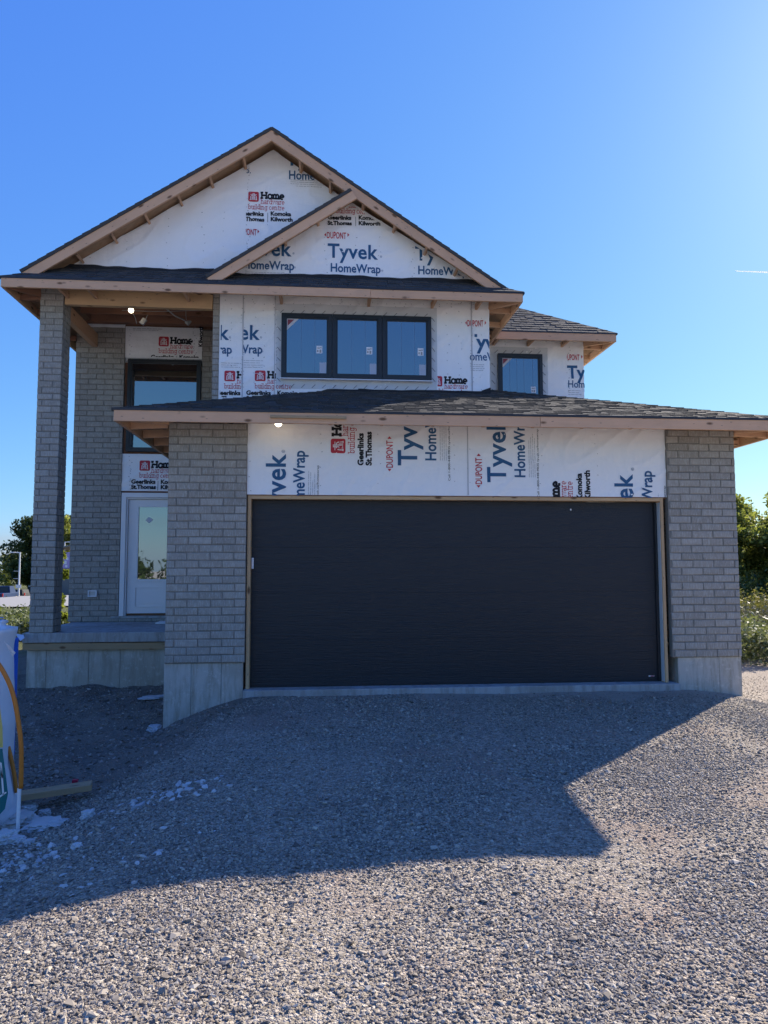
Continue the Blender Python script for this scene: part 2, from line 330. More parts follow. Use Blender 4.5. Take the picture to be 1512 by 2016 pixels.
gx = axis(-900, -5, 9, 900, .055); gy = axis(-900, 1.2, 12.6, 900, .055)
vv = [(x, y, gz(x, y)) for y in gy for x in gx]; nx = len(gx)
ff = [(j*nx+i, j*nx+i+1, (j+1)*nx+i+1, (j+1)*nx+i) for j in range(len(gy)-1) for i in range(nx-1)]
g = mesh('ground', vv, ff, M['ground'], smooth=True, recentre=False); tag(g, 'bare dirt and gravelled ground around the unfinished house', 'ground', kind='structure')

# ------------------------------------------------------------------ house root and builders
HO = Vector((1.5, 8.45, 0))
house = thing('house', HO, 'two-storey house under construction with grey brick, white house wrap and black garage door', 'house')
def board(name, p0, p1, hgt, thk, mat, parent, up=(0, 0, 1), bev=.003):
    p0 = Vector(p0); p1 = Vector(p1); d = p1-p0; L = d.length; X = d.normalized(); Z = Vector(up); Z = (Z-X*Z.dot(X)).normalized(); Y = Z.cross(X)
    c = (p0+p1)/2
    Mx = Matrix(((X.x, Y.x, Z.x, c.x), (X.y, Y.y, Z.y, c.y), (X.z, Y.z, Z.z, c.z), (0, 0, 0, 1)))
    mb = MB().bev(-L/2, L/2, -thk/2, thk/2, -hgt/2, hgt/2, min(bev, thk*.2))
    return mb.build(name, mat, parent, Mx)

# ---- bricks
BL, BH, BD, PU, PZ = .257, .080, .09, .267, .0897
def brick_mesh(seed):
    r = random.Random(seed); j = lambda a: r.uniform(-a, a); b = .007
    v = []
    for (y, ins) in ((0, b), (b, 0), (BD, 0)):
        for (sx_, sz) in ((0, 0), (1, 0), (1, 1), (0, 1)):
            x = (ins if sx_ == 0 else BL-ins)+j(.0032); z = (ins if sz == 0 else BH-ins)+j(.0028); v.append((x, y+(j(.0012) if y < BD else 0), z))
    f = [(0, 1, 2, 3)]
    for k in (0, 1):
        for i in range(4): a = k*4+i; c = k*4+(i+1) % 4; f.append((a, a+4, c+4, c))
    f.append((11, 10, 9, 8)); return v, f
BV = [brick_mesh(i) for i in range(6)]; BM = []
for v, f in BV:
    me = bpy.data.meshes.new('brick'); me.from_pydata(v, [], f); me.materials.append(M['brick']); BM.append(me)
BR = []
def brickwall(core_name, O, N_, width, z0, z1, off=0, core=True, label=None, weight=1.0):
    """O: bottom start corner of the face, N_: outward normal; bricks run along U = Z x N"""
    Nn = Vector(N_); Yv = -Nn; Z = Vector((0, 0, 1)); U = Yv.cross(Z); O = Vector(O)
    k0 = 0; z = z0; k = int(round(z0/PZ)); par = None
    if core:
        a = O+Nn*-.010; e = O+U*width-Nn*.088
        xs = sorted((a.x, e.x)); ys = sorted((a.y, e.y))
        par = MB().box(xs[0], xs[1], ys[0], ys[1], z0, z1).build(core_name, M['mortar'], house)
    while z < z1-.02:
        h = min(BH, z1-z-.006); u = -((k % 2)*.1335+off+random.uniform(-.012, .012)) % PU-PU
        while u < width-.004:
            a = max(u, 0.0015); b = min(u+BL, width-.0015)
            if b-a > .03:
                Mx = Matrix(((U.x*(b-a)/BL, Yv.x, 0, 0), (U.y*(b-a)/BL, Yv.y, 0, 0), (0, 0, h/BH, 0), (0, 0, 0, 1)))
                p = O+U*a+Nn*random.uniform(-.002, .0015); Mx.translation = (p.x, p.y, z+.004)
                cen = p+U*(b-a)/2; cen.z = z; v = CAM-cen
                BR.append((Mx, (b-a)*h*max(0, v.normalized().dot(Nn))/v.length_squared*weight, par or house))
            u += PU
        z += PZ; k += 1
    return par

def add_rnd(o, per_face):
    at_ = o.data.attributes.new('rnd', 'FLOAT', 'FACE'); at_.data.foreach_set('value', per_face)

# ---- roofs
SH = []
def slope(P, U, V, poly, vis=1.0, expo=.122, ok=None, thick=.016):
    """shingle tabs over the plane P + u U + v V inside the convex polygon poly"""
    P = Vector(P); U = Vector(U).normalized(); V = Vector(V).normalized(); Nn = U.cross(V).normalized()
    if Nn.z < 0: Nn = -Nn
    vmax = max(q[1] for q in poly)
    def rng(v):
        xs = []
        for i in range(len(poly)):
            (a, b), (c, d) = poly[i], poly[(i+1) % len(poly)]
            if (b-v)*(d-v) <= 0 and b != d: xs.append(a+(c-a)*(v-b)/(d-b))
            elif b == d == v: xs += [a, c]
        return (min(xs), max(xs)) if xs else None
    v = 0.; row = 0
    while v < vmax-.03:
        v1 = min(v+expo, vmax); r0 = rng(v+1e-4); r1 = rng(v1-1e-4)
        if not r0 or not r1: break
        lo = min(r0[0], r1[0]); hi = max(r0[1], r1[1]); u = lo-random.uniform(0, .2)
        while u < hi:
            w_ = random.choice((.10, .12, .14, .165))
            a, b = u, u+w_-.006; u += w_
            qa0, qb0, qa1, qb1 = max(a, r0[0]), min(b, r0[1]), max(a, r1[0]), min(b, r1[1])
            if qb0 <= qa0 and qb1 <= qa1: continue
            if qb0 < qa0: qa0 = qb0 = min(max((qa0+qb0)/2, r0[0]), r0[1])
            if qb1 < qa1: qa1 = qb1 = min(max((qa1+qb1)/2, r1[0]), r1[1])
            t = thick*random.choice((.55, .75, 1., 1.)); e0 = random.uniform(-.006, .004) if v > 0 else 0
            pts = [(qa0, v+e0), (qb0, v+e0), (qb1, v1+.012), (qa1, v1+.012)]
            cen = P+U*(qa0+qb0)/2+V*v
            if ok and not ok(cen): continue
            top = [P+U*x+V*y+Nn*h for (x, y), h in zip(pts, (t, t, .004, .004))]
            bot = [P+U*x+V*y+Nn*(-.002) for (x, y) in pts]
            vw = CAM-cen; SH.append((bot+top, (qb0-qa0)*expo*max(0, vw.normalized().dot(Nn))/vw.length_squared*vis))
        v = v1; row += 1
SF = [(0, 3, 2, 1), (4, 5, 6, 7), (0, 1, 5, 4), (1, 2, 6, 5), (2, 3, 7, 6), (3, 0, 4, 7)]
def deck(pts, t=.014, mat='osb', name='roof_sheathing'):
    pts = [Vector(p) for p in pts]; n = (pts[1]-pts[0]).cross(pts[2]-pts[0]).normalized()
    if n.z < 0: n = -n
    k = len(pts); v = [p-n*.003 for p in pts]+[p-n*(.003+t) for p in pts]
    return MB().add(v, [tuple(range(k)), tuple(range(2*k-1, k-1, -1))]+[(i, i+k, (i+1) % k+k, (i+1) % k) for i in range(k)]).build(name, M[mat], house)

# ------------------------------------------------------------------ foundations and slabs
def panels(name, x0, x1, cuts, y0, y1, z0, z1, mat='concrete'):
    xs = [x0]+cuts+[x1]
    for a, b in zip(xs[:-1], xs[1:]): MB().bev(a+.0015, b-.0015, y0+random.uniform(0, .004), y1, z0, z1, .004).build(name, M[mat], house)
panels('foundation_panel', -1.79, -.905, [at(375, 1380, 8.47).x, at(435, 1350, 8.47).x], 8.475, 8.80, -1.2, .305)
panels('foundation_panel', 4.27, 5.075, [at(1417, 1330, 8.47).x], 8.475, 8.80, -1.2, .300)
MB().box(-1.79, -1.55, 8.802, 10.33, -1.2, .30).build('foundation_wall', M['concrete'], house)
MB().box(4.83, 5.075, 8.802, 16, -1.2, .30).build('foundation_wall', M['concrete'], house)
panels('foundation_panel', -4.03, -1.80, [at(90, 1310, 10.35).x, at(174, 1310, 10.35).x, at(236, 1310, 10.35).x], 10.36, 10.55, -1.2, .265)
MB().box(-4.03, -3.8, 10.552, 16, -1.2, .265).build('foundation_wall', M['concrete'], house)
MB().bev(-4.075, -1.80, 10.30, 12.4, .372, .505, .008).build('porch_slab', M['slab'], house)
board('form_board', (-4.05, 10.335, .318), (-1.80, 10.335, .312), .092, .038, M['oldwood'], house)
board('form_board', (-4.075, 10.37, .318), (-4.075, 12.6, .318), .092, .038, M['oldwood'], house)
MB().bev(-.90, 4.265, 8.415, 8.80, -.35, .0, .01).build('garage_sill', M['slab'], house)
MB().box(-4.12, -4.07, 10.62, 12.2, .16, .34).build('form_board', M['oldwood'], house)

# ------------------------------------------------------------------ brickwork
zt = 3.07
brickwall('brick_pier', (-1.783, 8.45, 0), (0, -1, 0), .896, .31, zt, .03)
brickwall('brick_pier', (4.20, 8.45, 0), (0, -1, 0), .872, .305, zt, .11)
brickwall('pier_return', (-.887, 8.452+.09, 0), (1, 0, 0), .06, .31, zt, core=False)
brickwall('side_wall', (-1.783, 12.2, 0), (-1, 0, 0), 3.655, .31, 3.02)
brickwall('side_wall', (5.072, 8.545, 0), (1, 0, 0), 7.2, .305, 3.02)
# porch column
cx0, cx1, cy0, cy1 = -3.99, -3.672, 10.30, 10.615
MB().box(cx0+.010, cx1-.010, cy0+.010, cy1-.010, .506, 5.42).build('porch_column', M['mortar'], house)
COLP = bpy.data.objects['porch_column']
def colface(O, N_, wd, off): 
    s = len(BR); brickwall('x', O, N_, wd, .507, 5.40, off, core=False)
    for i in range(s, len(BR)): BR[i] = (BR[i][0], BR[i][1]*1.25, COLP)
colface((cx0, cy0, 0), (0, -1, 0), cx1-cx0, .06)
colface((cx1, cy0+.092, 0), (1, 0, 0), cy1-cy0-.184, .10)
colface((cx1, cy1, 0), (0, 1, 0), cx1-cx0, .06)
colface((cx0, cy1-.092, 0), (-1, 0, 0), cy1-cy0-.184, .10)
# porch back wall
wl, wr = -3.345, -2.065
brickwall('back_wall', (-4.14, 12.25, 0), (0, -1, 0), wl+4.14, .507, 5.44, .05)
brickwall('back_wall', (wr, 12.25, 0), (0, -1, 0), -1.59-wr, 3.0, 5.44, .12)
brickwall('back_wall_side', (-4.14, 12.345+4, 0), (-1, 0, 0), 4, .3, 5.4)
# narrow brick return beside the upper wrapped wall
brickwall('brick_return', (-1.590, 10.3, 0), (0, -1, 0), .095, 3.3, 5.36, 0.0)
brickwall('brick_return_side', (-1.592, 12.2, 0), (-1, 0, 0), 1.89, 3.0, 5.36)
# hidden shell so the house is closed
sh = MB()
sh.box(-4.03, 4.45, 12.345, 12.40, 0, 5.6); sh.box(-4.03, -3.9, 12.41, 19, .2, 5.3); sh.box(4.40, 4.49, 12.02, 19, 2.4, 5.3); sh.box(-4.0, 4.45, 18.9, 19, 0, 5.3)
sh.build('wall_shell', M['wallosb'], house)

# ------------------------------------------------------------------ house wrap
def wrk(x, z, Y):
    if Y is None: return 0
    a = noise.noise(Vector((x*1.7, z*1.1, Y)))*.6+noise.noise(Vector((x*4.2+z*1.4, z*2.2-x, Y+5)))*.4
    r = abs(noise.noise(Vector((x*2.3-z*2.8, (x+z)*.8, Y+9))))
    return -.012-.010*a-.012*(1-min(1, r*6))**2*(1.5-r)-.002*noise.noise(Vector((x*6, z*4, Y)))
def clip_poly(bm, poly):
    c = Vector((sum(p[0] for p in poly)/len(poly), 0, sum(p[1] for p in poly)/len(poly)))
    for i in range(len(poly)):
        a = Vector((poly[i][0], 0, poly[i][1])); b = Vector((poly[(i+1) % len(poly)][0], 0, poly[(i+1) % len(poly)][1]))
        d = b-a; n = Vector((d.z, 0, -d.x))
        if n.dot(c-a) > 0: n = -n
        if not bm.verts: return
        bmesh.ops.bisect_plane(bm, geom=bm.verts[:]+bm.edges[:]+bm.faces[:], plane_co=a, plane_no=n, clear_outer=True)
def wrap(name, poly, Y, step=.03, mat='wrap', parent=None, lift=0):
    x0 = min(p[0] for p in poly); x1 = max(p[0] for p in poly); z0 = min(p[1] for p in poly); z1 = max(p[1] for p in poly)
    bm = bmesh.new(); nx_ = max(1, int((x1-x0)/step)); nz_ = max(1, int((z1-z0)/step))
    V_ = [[bm.verts.new((x0+(x1-x0)*i/nx_, 0, z0+(z1-z0)*j/nz_)) for i in range(nx_+1)] for j in range(nz_+1)]
    for j in range(nz_):
        for i in range(nx_): bm.faces.new((V_[j][i], V_[j][i+1], V_[j+1][i+1], V_[j+1][i]))
    clip_poly(bm, poly)
    for v in bm.verts: v.co.y = Y+wrk(v.co.x, v.co.z, Y)-lift
    bm.verts.index_update(); o = mesh(name, [v.co.copy() for v in bm.verts], [[v.index for v in f.verts] for f in bm.faces], M[mat], parent or house, smooth=True); bm.free()
    return o

# lettering ---------------------------------------------------------
_tc = {}
def glyphs(s, bold, sp=1.0):
    k = (s, bold, sp)
    if k not in _tc:
        cu = bpy.data.curves.new('lettering', 'FONT'); cu.body = s; cu.size = 1; cu.offset = bold; cu.space_character = sp; cu.resolution_u = 3
        o = bpy.data.objects.new('lettering', cu); COL.objects.link(o); bpy.context.view_layer.update()
        me = bpy.data.meshes.new_from_object(o.evaluated_get(bpy.context.evaluated_depsgraph_get()))
        v = np.array([q.co[:2] for q in me.vertices]); f = [tuple(p.vertices) for p in me.polygons]
        bpy.data.objects.remove(o); bpy.data.curves.remove(cu); bpy.data.meshes.remove(me); _tc[k] = (v, f)
    return _tc[k]
CAPH = None
# own slab-serif strokes for the building centre logo: letters in units of the x-height
def arc(cx, cy, rx, ry, a0, a1, n=9): return [(cx+rx*math.cos(R(a0+(a1-a0)*i/n)), cy+ry*math.sin(R(a0+(a1-a0)*i/n))) for i in range(n+1)]
SL = {
 'H': (1.55, [[(.25, 0), (.25, 1.4)], [(1.25, 0), (1.25, 1.4)], [(.25, .7), (1.25, .7)]], [(.25, 0), (.25, 1.4), (1.25, 0), (1.25, 1.4)]),
 'o': (1.08, [arc(.52, .5, .42, .44, 0, 360, 14)], []),
 'm': (1.62, [[(.2, 0), (.2, 1)], arc(.49, .55, .29, .40, 180, 0)+[(.78, 0)], arc(1.07, .55, .29, .40, 180, 0)+[(1.36, 0)]], [(.2, 0), (.78, 0), (1.36, 0), (.14, 1)]),
 'e': (1.02, [[(.1, .5), (.9, .5)]+arc(.5, .5, .40, .44, 0, 300, 12)], []),
 'h': (1.12, [[(.2, 0), (.2, 1.45)], arc(.52, .55, .32, .40, 180, 0)+[(.84, 0)]], [(.2, 0), (.84, 0), (.14, 1.45)]),
 'a': (1.02, [arc(.45, .62, .34, .33, 150, 0)+[(.79, 0)], arc(.42, .28, .33, .24, 20, 340, 12)], [(.85, 0)]),
 'r': (.82, [[(.25, 0), (.25, 1)], arc(.58, .6, .33, .35, 180, 60)], [(.25, 0), (.18, 1)]),
 'd': (1.12, [[(.88, 0), (.88, 1.45)], arc(.5, .5, .38, .44, 0, 360, 14)], [(.95, 0), (.82, 1.45)]),
 'w': (1.55, [[(.12, 1), (.45, 0), (.78, .95), (1.1, 0), (1.43, 1)]], [(.14, 1), (.78, 1), (1.41, 1)]),
 'b': (1.12, [[(.2, 0), (.2, 1.45)], arc(.56, .5, .38, .44, 0, 360, 14)], [(.14, 1.45)]),
 'u': (1.12, [[(.22, 1)]+arc(.52, .4, .30, .36, 180, 360)+[(.82, 1)], [(.86, 0), (.86, 1)]], [(.16, 1), (.78, 1), (.92, 0)]),
 'i': (.50, [[(.25, 0), (.25, 1)], [(.25, 1.3), (.25, 1.45)]], [(.25, 0), (.2, 1)]),
 'l': (.50, [[(.25, 0), (.25, 1.45)]], [(.25, 0), (.2, 1.45)]),
 'n': (1.12, [[(.2, 0), (.2, 1)], arc(.52, .55, .32, .40, 180, 0)+[(.84, 0)]], [(.2, 0), (.84, 0), (.14, 1)]),
 'g': (1.08, [arc(.5, .52, .36, .42, 0, 360, 14), [(.86, 1), (.86, -.1)]+arc(.5, -.1, .36, .30, 0, -160, 7)], [(.92, 1)]),
 'c': (.98, [arc(.52, .5, .42, .44, 45, 315, 12)], []),
 't': (.72, [[(.32, 1.35)]+arc(.58, .28, .26, .28, 180, 300, 6), [(.08, 1), (.62, 1)]], []),
 ' ': (.55, [], [])}
def slab_glyphs(s, wt, serif=.20):
    mb_v = []; mb_f = []; x = 0
    def ribbon(p):
        b = len(mb_v); n = len(p); h = wt/2
        for i, q in enumerate(p):
            a = p[max(0, i-1)]; c = p[min(n-1, i+1)]; dx, dy = c[0]-a[0], c[1]-a[1]; L = math.hypot(dx, dy) or 1
            mb_v.append((q[0]-dy/L*h, q[1]+dx/L*h)); mb_v.append((q[0]+dy/L*h, q[1]-dx/L*h))
        for i in range(n-1): mb_f.append((b+2*i, b+2*i+1, b+2*i+3, b+2*i+2))
    for ch in s:
        w_, st, se = SL[ch]
        for p in st: ribbon([(x+a, b) for a, b in p])
        for a, b in se:
            y = b+(wt*.4 if b < .5 else -wt*.4); ribbon([(x+a-serif-wt*.3, y), (x+a+serif+wt*.3, y)])
        x += w_
    return np.array(mb_v), mb_f
def place(name, v, f, mat, parent, Y, O, sx_, sz_, rot, clip, layer=0):
    """flat print lying on the wrap: 2D glyph mesh -> wall coordinates, cut to the sheet"""
    bm = bmesh.new(); vs_ = []
    for a, b in v:
        a, b = a*sx_, b*sz_
        vs_.append(bm.verts.new((O[0]+(a if not rot else -b), 0, O[1]+(b if not rot else a))))
    for q in f:
        try: bm.faces.new([vs_[i] for i in q])
        except ValueError: pass
    for c in (clip or []): clip_poly(bm, c)
    if not bm.faces: bm.free(); return None
    for ax in (0, 2):
        lo_ = min(q.co[ax] for q in bm.verts); hi_ = max(q.co[ax] for q in bm.verts); t_ = math.ceil(lo_/.045)*.045
        while t_ < hi_ and hi_-lo_ > .04:
            co_ = [0, 0, 0]; no_ = [0, 0, 0]; co_[ax] = t_; no_[ax] = 1
            bmesh.ops.bisect_plane(bm, geom=bm.verts[:]+bm.edges[:]+bm.faces[:], plane_co=co_, plane_no=no_); t_ += .045
    bmesh.ops.triangulate(bm, faces=bm.faces[:])
    for q in bm.verts: q.co.y = Y+wrk(q.co.x, q.co.z, Y)-.0058-layer*.0015
    bm.verts.index_update(); o = mesh(name, [q.co.copy() for q in bm.verts], [[q.index for q in p.verts] for p in bm.faces], mat, parent); bm.free()
    if name in ('staple_row', 'fine_print', 'tape_marks'): o['kind'] = 'stuff'
    return o
def text(s, px, py, wpx, hpx, mat, par, Y, bold=.02, rot=False, clip=None, slab=None, name='lettering', href='H', layer=0, sp=1.0):
    """print with its baseline start at the photo point (px, py), wpx long and hpx tall (cap height)"""
    o3 = at(px, py, Y)
    if slab: v, f = slab_glyphs(s, slab); h = 1.4 if href == 'H' else 1.0
    else:
        v, f = glyphs(s, bold, sp); hv, _ = glyphs(href, bold); h = hv[:, 1].max()
    if slab: x0 = v[:, 0].min(); wd = v[:, 0].max()-x0
    else: q0, _ = glyphs(s, 0.0, sp); x0 = q0[:, 0].min()-bold; wd = q0[:, 0].max()-x0+bold; h = glyphs(href, 0.0)[0][:, 1].max()+bold
    v = v-np.array([x0, 0]); k = Y/FOC
    return place(name, v, f, M[mat], par, Y, (o3.x, o3.z), wpx*k/wd, hpx*k/h, rot, clip, layer)
def rect(px0, px1, py0, py1, Y):
    a = at(px0, py1, Y); b = at(px1, py0, Y); return [(a.x, a.z), (b.x, a.z), (b.x, b.z), (a.x, b.z)]
def flat(name, poly, mat, par, Y, clip=None, layer=0):
    return place(name, np.array(poly), [tuple(range(len(poly)))], M[mat], par, Y, (0, 0), 1, 1, False, clip, layer)
def fine_lines(par, Y, px0, py0, length, n, gap, rot=False, clip=None):
    k = Y/FOC; o3 = at(px0, py0, Y); v = []; f = []
    for i in range(n):
        L = length*random.uniform(.75, 1)*k; b = len(v); y = -i*gap*k; t = .7*k
        x = 0
        while x < L:
            d = random.uniform(3, 12)*k; b = len(v); v += [(x, y), (min(L, x+d), y), (min(L, x+d), y-t), (x, y-t)]; f.append((b, b+1, b+2, b+3)); x += d+1.2*k
    return place('fine_print', np.array(v), f, M['fine'], par, Y, (o3.x, o3.z), 1, 1, rot, clip)
def staples(par, Y, px, py0, py1, step=9, clip=None):
    k = Y/FOC; v = []; f = []; y = py0
    while y < py1:
        p = at(px+random.uniform(-3.5, 3.5), y, Y); a = random.uniform(-.9, .9); l = random.uniform(1.2, 2.6)*k; t = .55*k; dx, dz = l*math.cos(a), l*math.sin(a)
        b = len(v); v += [(p.x, p.z), (p.x+dx, p.z+dz), (p.x+dx, p.z+dz+t*2), (p.x, p.z+t*2)]; f.append((b, b+1, b+2, b+3)); y += step*random.uniform(.5, 1.4)
    return place('staple_row', np.array(v), f, M['fine'], par, Y, (0, 0), 1, 1, False, clip, 1)
def logo(par, Y, px, py, s, clip=None, rot=False):
    """red rounded square with the white double h; (px, py) lower left corner, s side in photo pixels"""
    o3 = at(px, py, Y); k = s*Y/FOC
    rr = .14; P = []
    for cx, cy, a in ((1-rr, 1-rr, 0), (rr, 1-rr, 90), (rr, rr, 180), (1-rr, rr, 270)): P += arc(cx, cy, rr, rr, a, a+90, 3)
    place('logo_panel', np.array(P), [tuple(range(len(P)))], M['red'], par, Y, (o3.x, o3.z), k, k, rot, clip)
    v = []; f = []
    def rb(p, wt=.07):
        b = len(v); n = len(p)
        for i, q in enumerate(p):
            a = p[max(0, i-1)]; c = p[min(n-1, i+1)]; dx, dy = c[0]-a[0], c[1]-a[1]; L = math.hypot(dx, dy)
            v.append((q[0]-dy/L*wt/2, q[1]+dx/L*wt/2)); v.append((q[0]+dy/L*wt/2, q[1]-dx/L*wt/2))
        for i in range(n-1): f.append((b+2*i, b+2*i+1, b+2*i+3, b+2*i+2))
    for sg in (1, -1):
        X = lambda a: .5+sg*a
        rb([(X(.055), .16), (X(.055), .86)]); rb([(X(.055), .60)]+[(X(.05+a), b) for a, b in ((.10, .62), (.17, .58), (.21, .50), (.22, .40), (.22, .16))])
        rb([(X(.055), .45), (X(.14), .45), (X(.14), .16)], .05); rb([(X(.20), .17), (X(.34), .17)]); rb([(X(.30), .72), (X(.055), .72)], .05)
    place('logo_mark', np.array(v), f, M['logow'], par, Y, (o3.x, o3.z), k, k, rot, clip, 1)
def centre_mark(par, Y, x, y, u=1.0, clip=None, rot=False, parts='lHhbGS'):
    """whole 'Home hardware building centre / Geerlinks St.Thomas | Komoka Kilworth' block; (x, y): top left of the logo square"""
    def P(dx, dy): return (x+dx*u, y+dy*u) if not rot else (x+dy*u, y-dx*u)
    if 'l' in parts: logo(par, Y, *P(0, 21), 21*u, clip, rot)
    T = lambda s, dx, dy, w_, h, m, **q: text(s, *P(dx, dy), w_*u, h*u, m, par, Y, rot=rot, clip=clip, **q)
    if 'H' in parts: T('Home', 24, 15.5, 48, 14.5, 'ink', slab=.36)
    if 'h' in parts: T('hardware', 24, 25.5, 48, 7.2, 'red', slab=.15, href='x')
    if 'b' in parts: T('building centre', -1, 35.5, 73, 7.0, 'red', slab=.15, href='x')
    if 'G' in parts: T('Geerlinks', -17, 47.5, 48, 8.6, 'ink', bold=.045); T('St.Thomas', -17, 58.5, 49, 8.6, 'ink', bold=.045)
    if 'K' in parts: T('Komoka', 44, 48, 41, 8.6, 'ink', bold=.045); T('Kilworth', 44, 59, 44, 8.6, 'ink', bold=.045)
    if 'K' in parts or '|' in parts:
        T('|', 37.5, 57, 1.2, 15, 'fine', bold=.0)
def tyvek(par, Y, x, y, u=1.0, clip=None, rot=False, parts='TWL'):
    """'Tyvek / HomeWrap'; (x, y) start of the Tyvek baseline, 104 px long"""
    def P(dx, dy): return (x+dx*u, y+dy*u) if not rot else (x+dy*u, y-dx*u)
    T = lambda s, dx, dy, w_, h, m, **q: text(s, *P(dx, dy), w_*u, h*u, m, par, Y, rot=rot, clip=clip, **q)
    if 'T' in parts: T('Tyvek', 0, 0, 101, 29.5, 'blue', bold=.020, sp=1.05); T('®', 103, 0, 4, 4, 'blue', bold=0)
    if 'W' in parts: T('HomeWrap', 6, 27.5, 101, 17.5, 'blue', bold=.022); T('®', 105.5, 27.5, 4, 4, 'blue', bold=0)
def dupont(par, Y, x, y, w_, h, clip=None, rot=False):
    k = Y/FOC
    def P(dx, dy): return (x+dx, y+dy) if not rot else (x+dy, y-dx)
    text('DUPONT', *P(w_*.11, 0), w_*.78, h, 'red', par, Y, bold=.014, rot=rot, clip=clip)
    for a, s in ((w_*.08, -1), (w_*.92, 1)):
        o = at(*P(a, -h*.5), Y)
        place('lettering', np.array([(0, -h*.32*k), (s*w_*.075*k, 0), (0, h*.32*k)]), [(0, 1, 2)], M['red'], par, Y, (o.x, o.z), 1, 1, rot, clip)

# gable geometry (world): big gable apex and slopes 8/12
AX, AZ_, PT = -.757, 7.69, .667
def big(x): return AZ_-abs(x-AX)*PT
SX, SZ = .39, 6.80       # small gable apex
def small(x): return SZ-abs(x-SX)*PT if x < SX else big(x)-.10
YG1, YG0 = 10.42, 10.30
zb = 5.52
wallb = wrap('gable_wrap', [(-4.0, zb), (SX+1.2, zb), (SX+1.2, big(SX+1.2)-.12), (AX, AZ_-.10), (-4.0, big(-4.0)-.05)], YG1)
bigc = [(-4.0, zb), (2.4, zb), (2.4, big(2.4)-.1), (AX, AZ_-.1), (-4.0, big(-4.0)-.1)]
seam = at(485, 400, YG1).x
cl_ = [bigc, [(seam, 4), (4, 4), (4, 9), (seam, 9)]]
MB().box(-4.2, 2.6, 10.46, 10.5, 5.2, 5.7).build('wall_sheathing', M['wallosb'], house)
MB().prism([(-4.15, 5.62), (2.62, 5.62), (AX, AZ_-.12)], 10.46, 10.50).build('wall_sheathing', M['wallosb'], house)
tyvek(wallb, YG1, 563, 326, 1.0, cl_)
fine_lines(wallb, YG1, 572, 355, 75, 3, 4, clip=cl_); fine_lines(wallb, YG1, 583, 367, 60, 1, 4, clip=cl_)
centre_mark(wallb, YG1, 489, 377, 1.0, cl_, parts='lHhbGK')
dupont(wallb, YG1, 463, 463, 48, 13, cl_)
text('o.', 484, 342, 10, 12, 'blue', wallb, YG1, bold=.01, clip=cl_)
staples(wallb, YG1, 488, 310, 545, 6, [bigc])
s1 = wrap('small_gable_wrap', [(-1.45, zb), (2.45, zb), (SX, SZ-.03)], YG0)
smc = [[(-1.45, zb), (2.55, zb), (2.45, small(2.45)), (SX+.05, SZ-.1), (SX-.1, SZ-.1)]]
MB().prism([(-1.5, 5.5), (2.5, 5.5), (SX, SZ-.05)], 10.32, 10.40).build('wall_sheathing', M['wallosb'], house)
seam2 = at(485, 500, YG0).x
tyvek(s1, YG0, 473, 502, 1.0, smc+[[(seam2, 4), (4, 4), (4, 9), (seam2, 9)]]); fine_lines(s1, YG0, 483, 536, 96, 3, 3, clip=smc)
staples(s1, YG0, 486, 500, 548, 6, smc)
centre_mark(s1, YG0, 662, 385, 1.0, smc, parts='HhbGK'); dupont(s1, YG0, 638, 470, 50, 13, smc); tyvek(s1, YG0, 645, 508, 1.0, smc); fine_lines(s1, YG0, 648, 543, 100, 3, 3, clip=smc)
tyvek(s1, YG0, 817, 513, 1.0, smc); dupont(s1, YG0, 812, 475, 50, 13, smc); fine_lines(s1, YG0, 822, 548, 80, 3, 2.5, clip=smc); staples(s1, YG0, 812, 480, 550, 9, smc)

# upper front wall
uw = wrap('upper_wall_wrap', [(-1.492, 3.3), (2.443, 3.3), (2.443, 5.45), (-1.492, 5.45)], YG0)
MB().box(-1.494, 2.44, 10.31, 10.38, 3.2, 5.5).build('wall_sheathing', M['wallosb'], house)
uwr = MB().box(2.40, 2.447, 10.32, 12.0, 3.2, 5.5).build('side_wrap', M['wrap'], house)
full = rect(433, 961, 560, 783, YG0)
ca = [rect(433, 478, 560, 783, YG0)]; cb = [rect(478, 545, 560, 783, YG0)]; cc = [rect(478, 590, 560, 783, YG0)]
tyvek(uw, YG0, 348, 667, 1.0, ca); tyvek(uw, YG0, 409, 667, 1.0, cb)
fine_lines(uw, YG0, 436, 715, 40, 3, 4, clip=ca); fine_lines(uw, YG0, 480, 710, 40, 4, 4.5, clip=cb)
centre_mark(uw, YG0, 442, 730, 1.0, ca, parts='lHhbG'); centre_mark(uw, YG0, 502, 730, 1.0, cb, parts='lHh'); centre_mark(uw, YG0, 502, 730, 1.0, cc, parts='bGK|')
centre_mark(uw, YG0, 850, 740, 1.0, [rect(861, 960, 560, 783, YG0)], parts='lHhb')
cd = [rect(925, 962, 560, 783, YG0)]
dupont(uw, YG0, 915, 643, 42, 13); text('Tyvek', 915, 686, 101, 29.5, 'blue', uw, YG0, bold=.028, clip=[rect(935, 961, 560, 783, YG0)]); text('HomeWrap', 911, 710, 97, 17.5, 'blue', uw, YG0, bold=.012, clip=cd)
fine_lines(uw, YG0, 926, 718, 34, 4, 4, clip=cd)
for px in (478, 928, 541): staples(uw, YG0, px, 590, 765, 8, [full])
for i in range(9): staples(uw, YG0, 440+i*58, 592, 600, 8, [full])

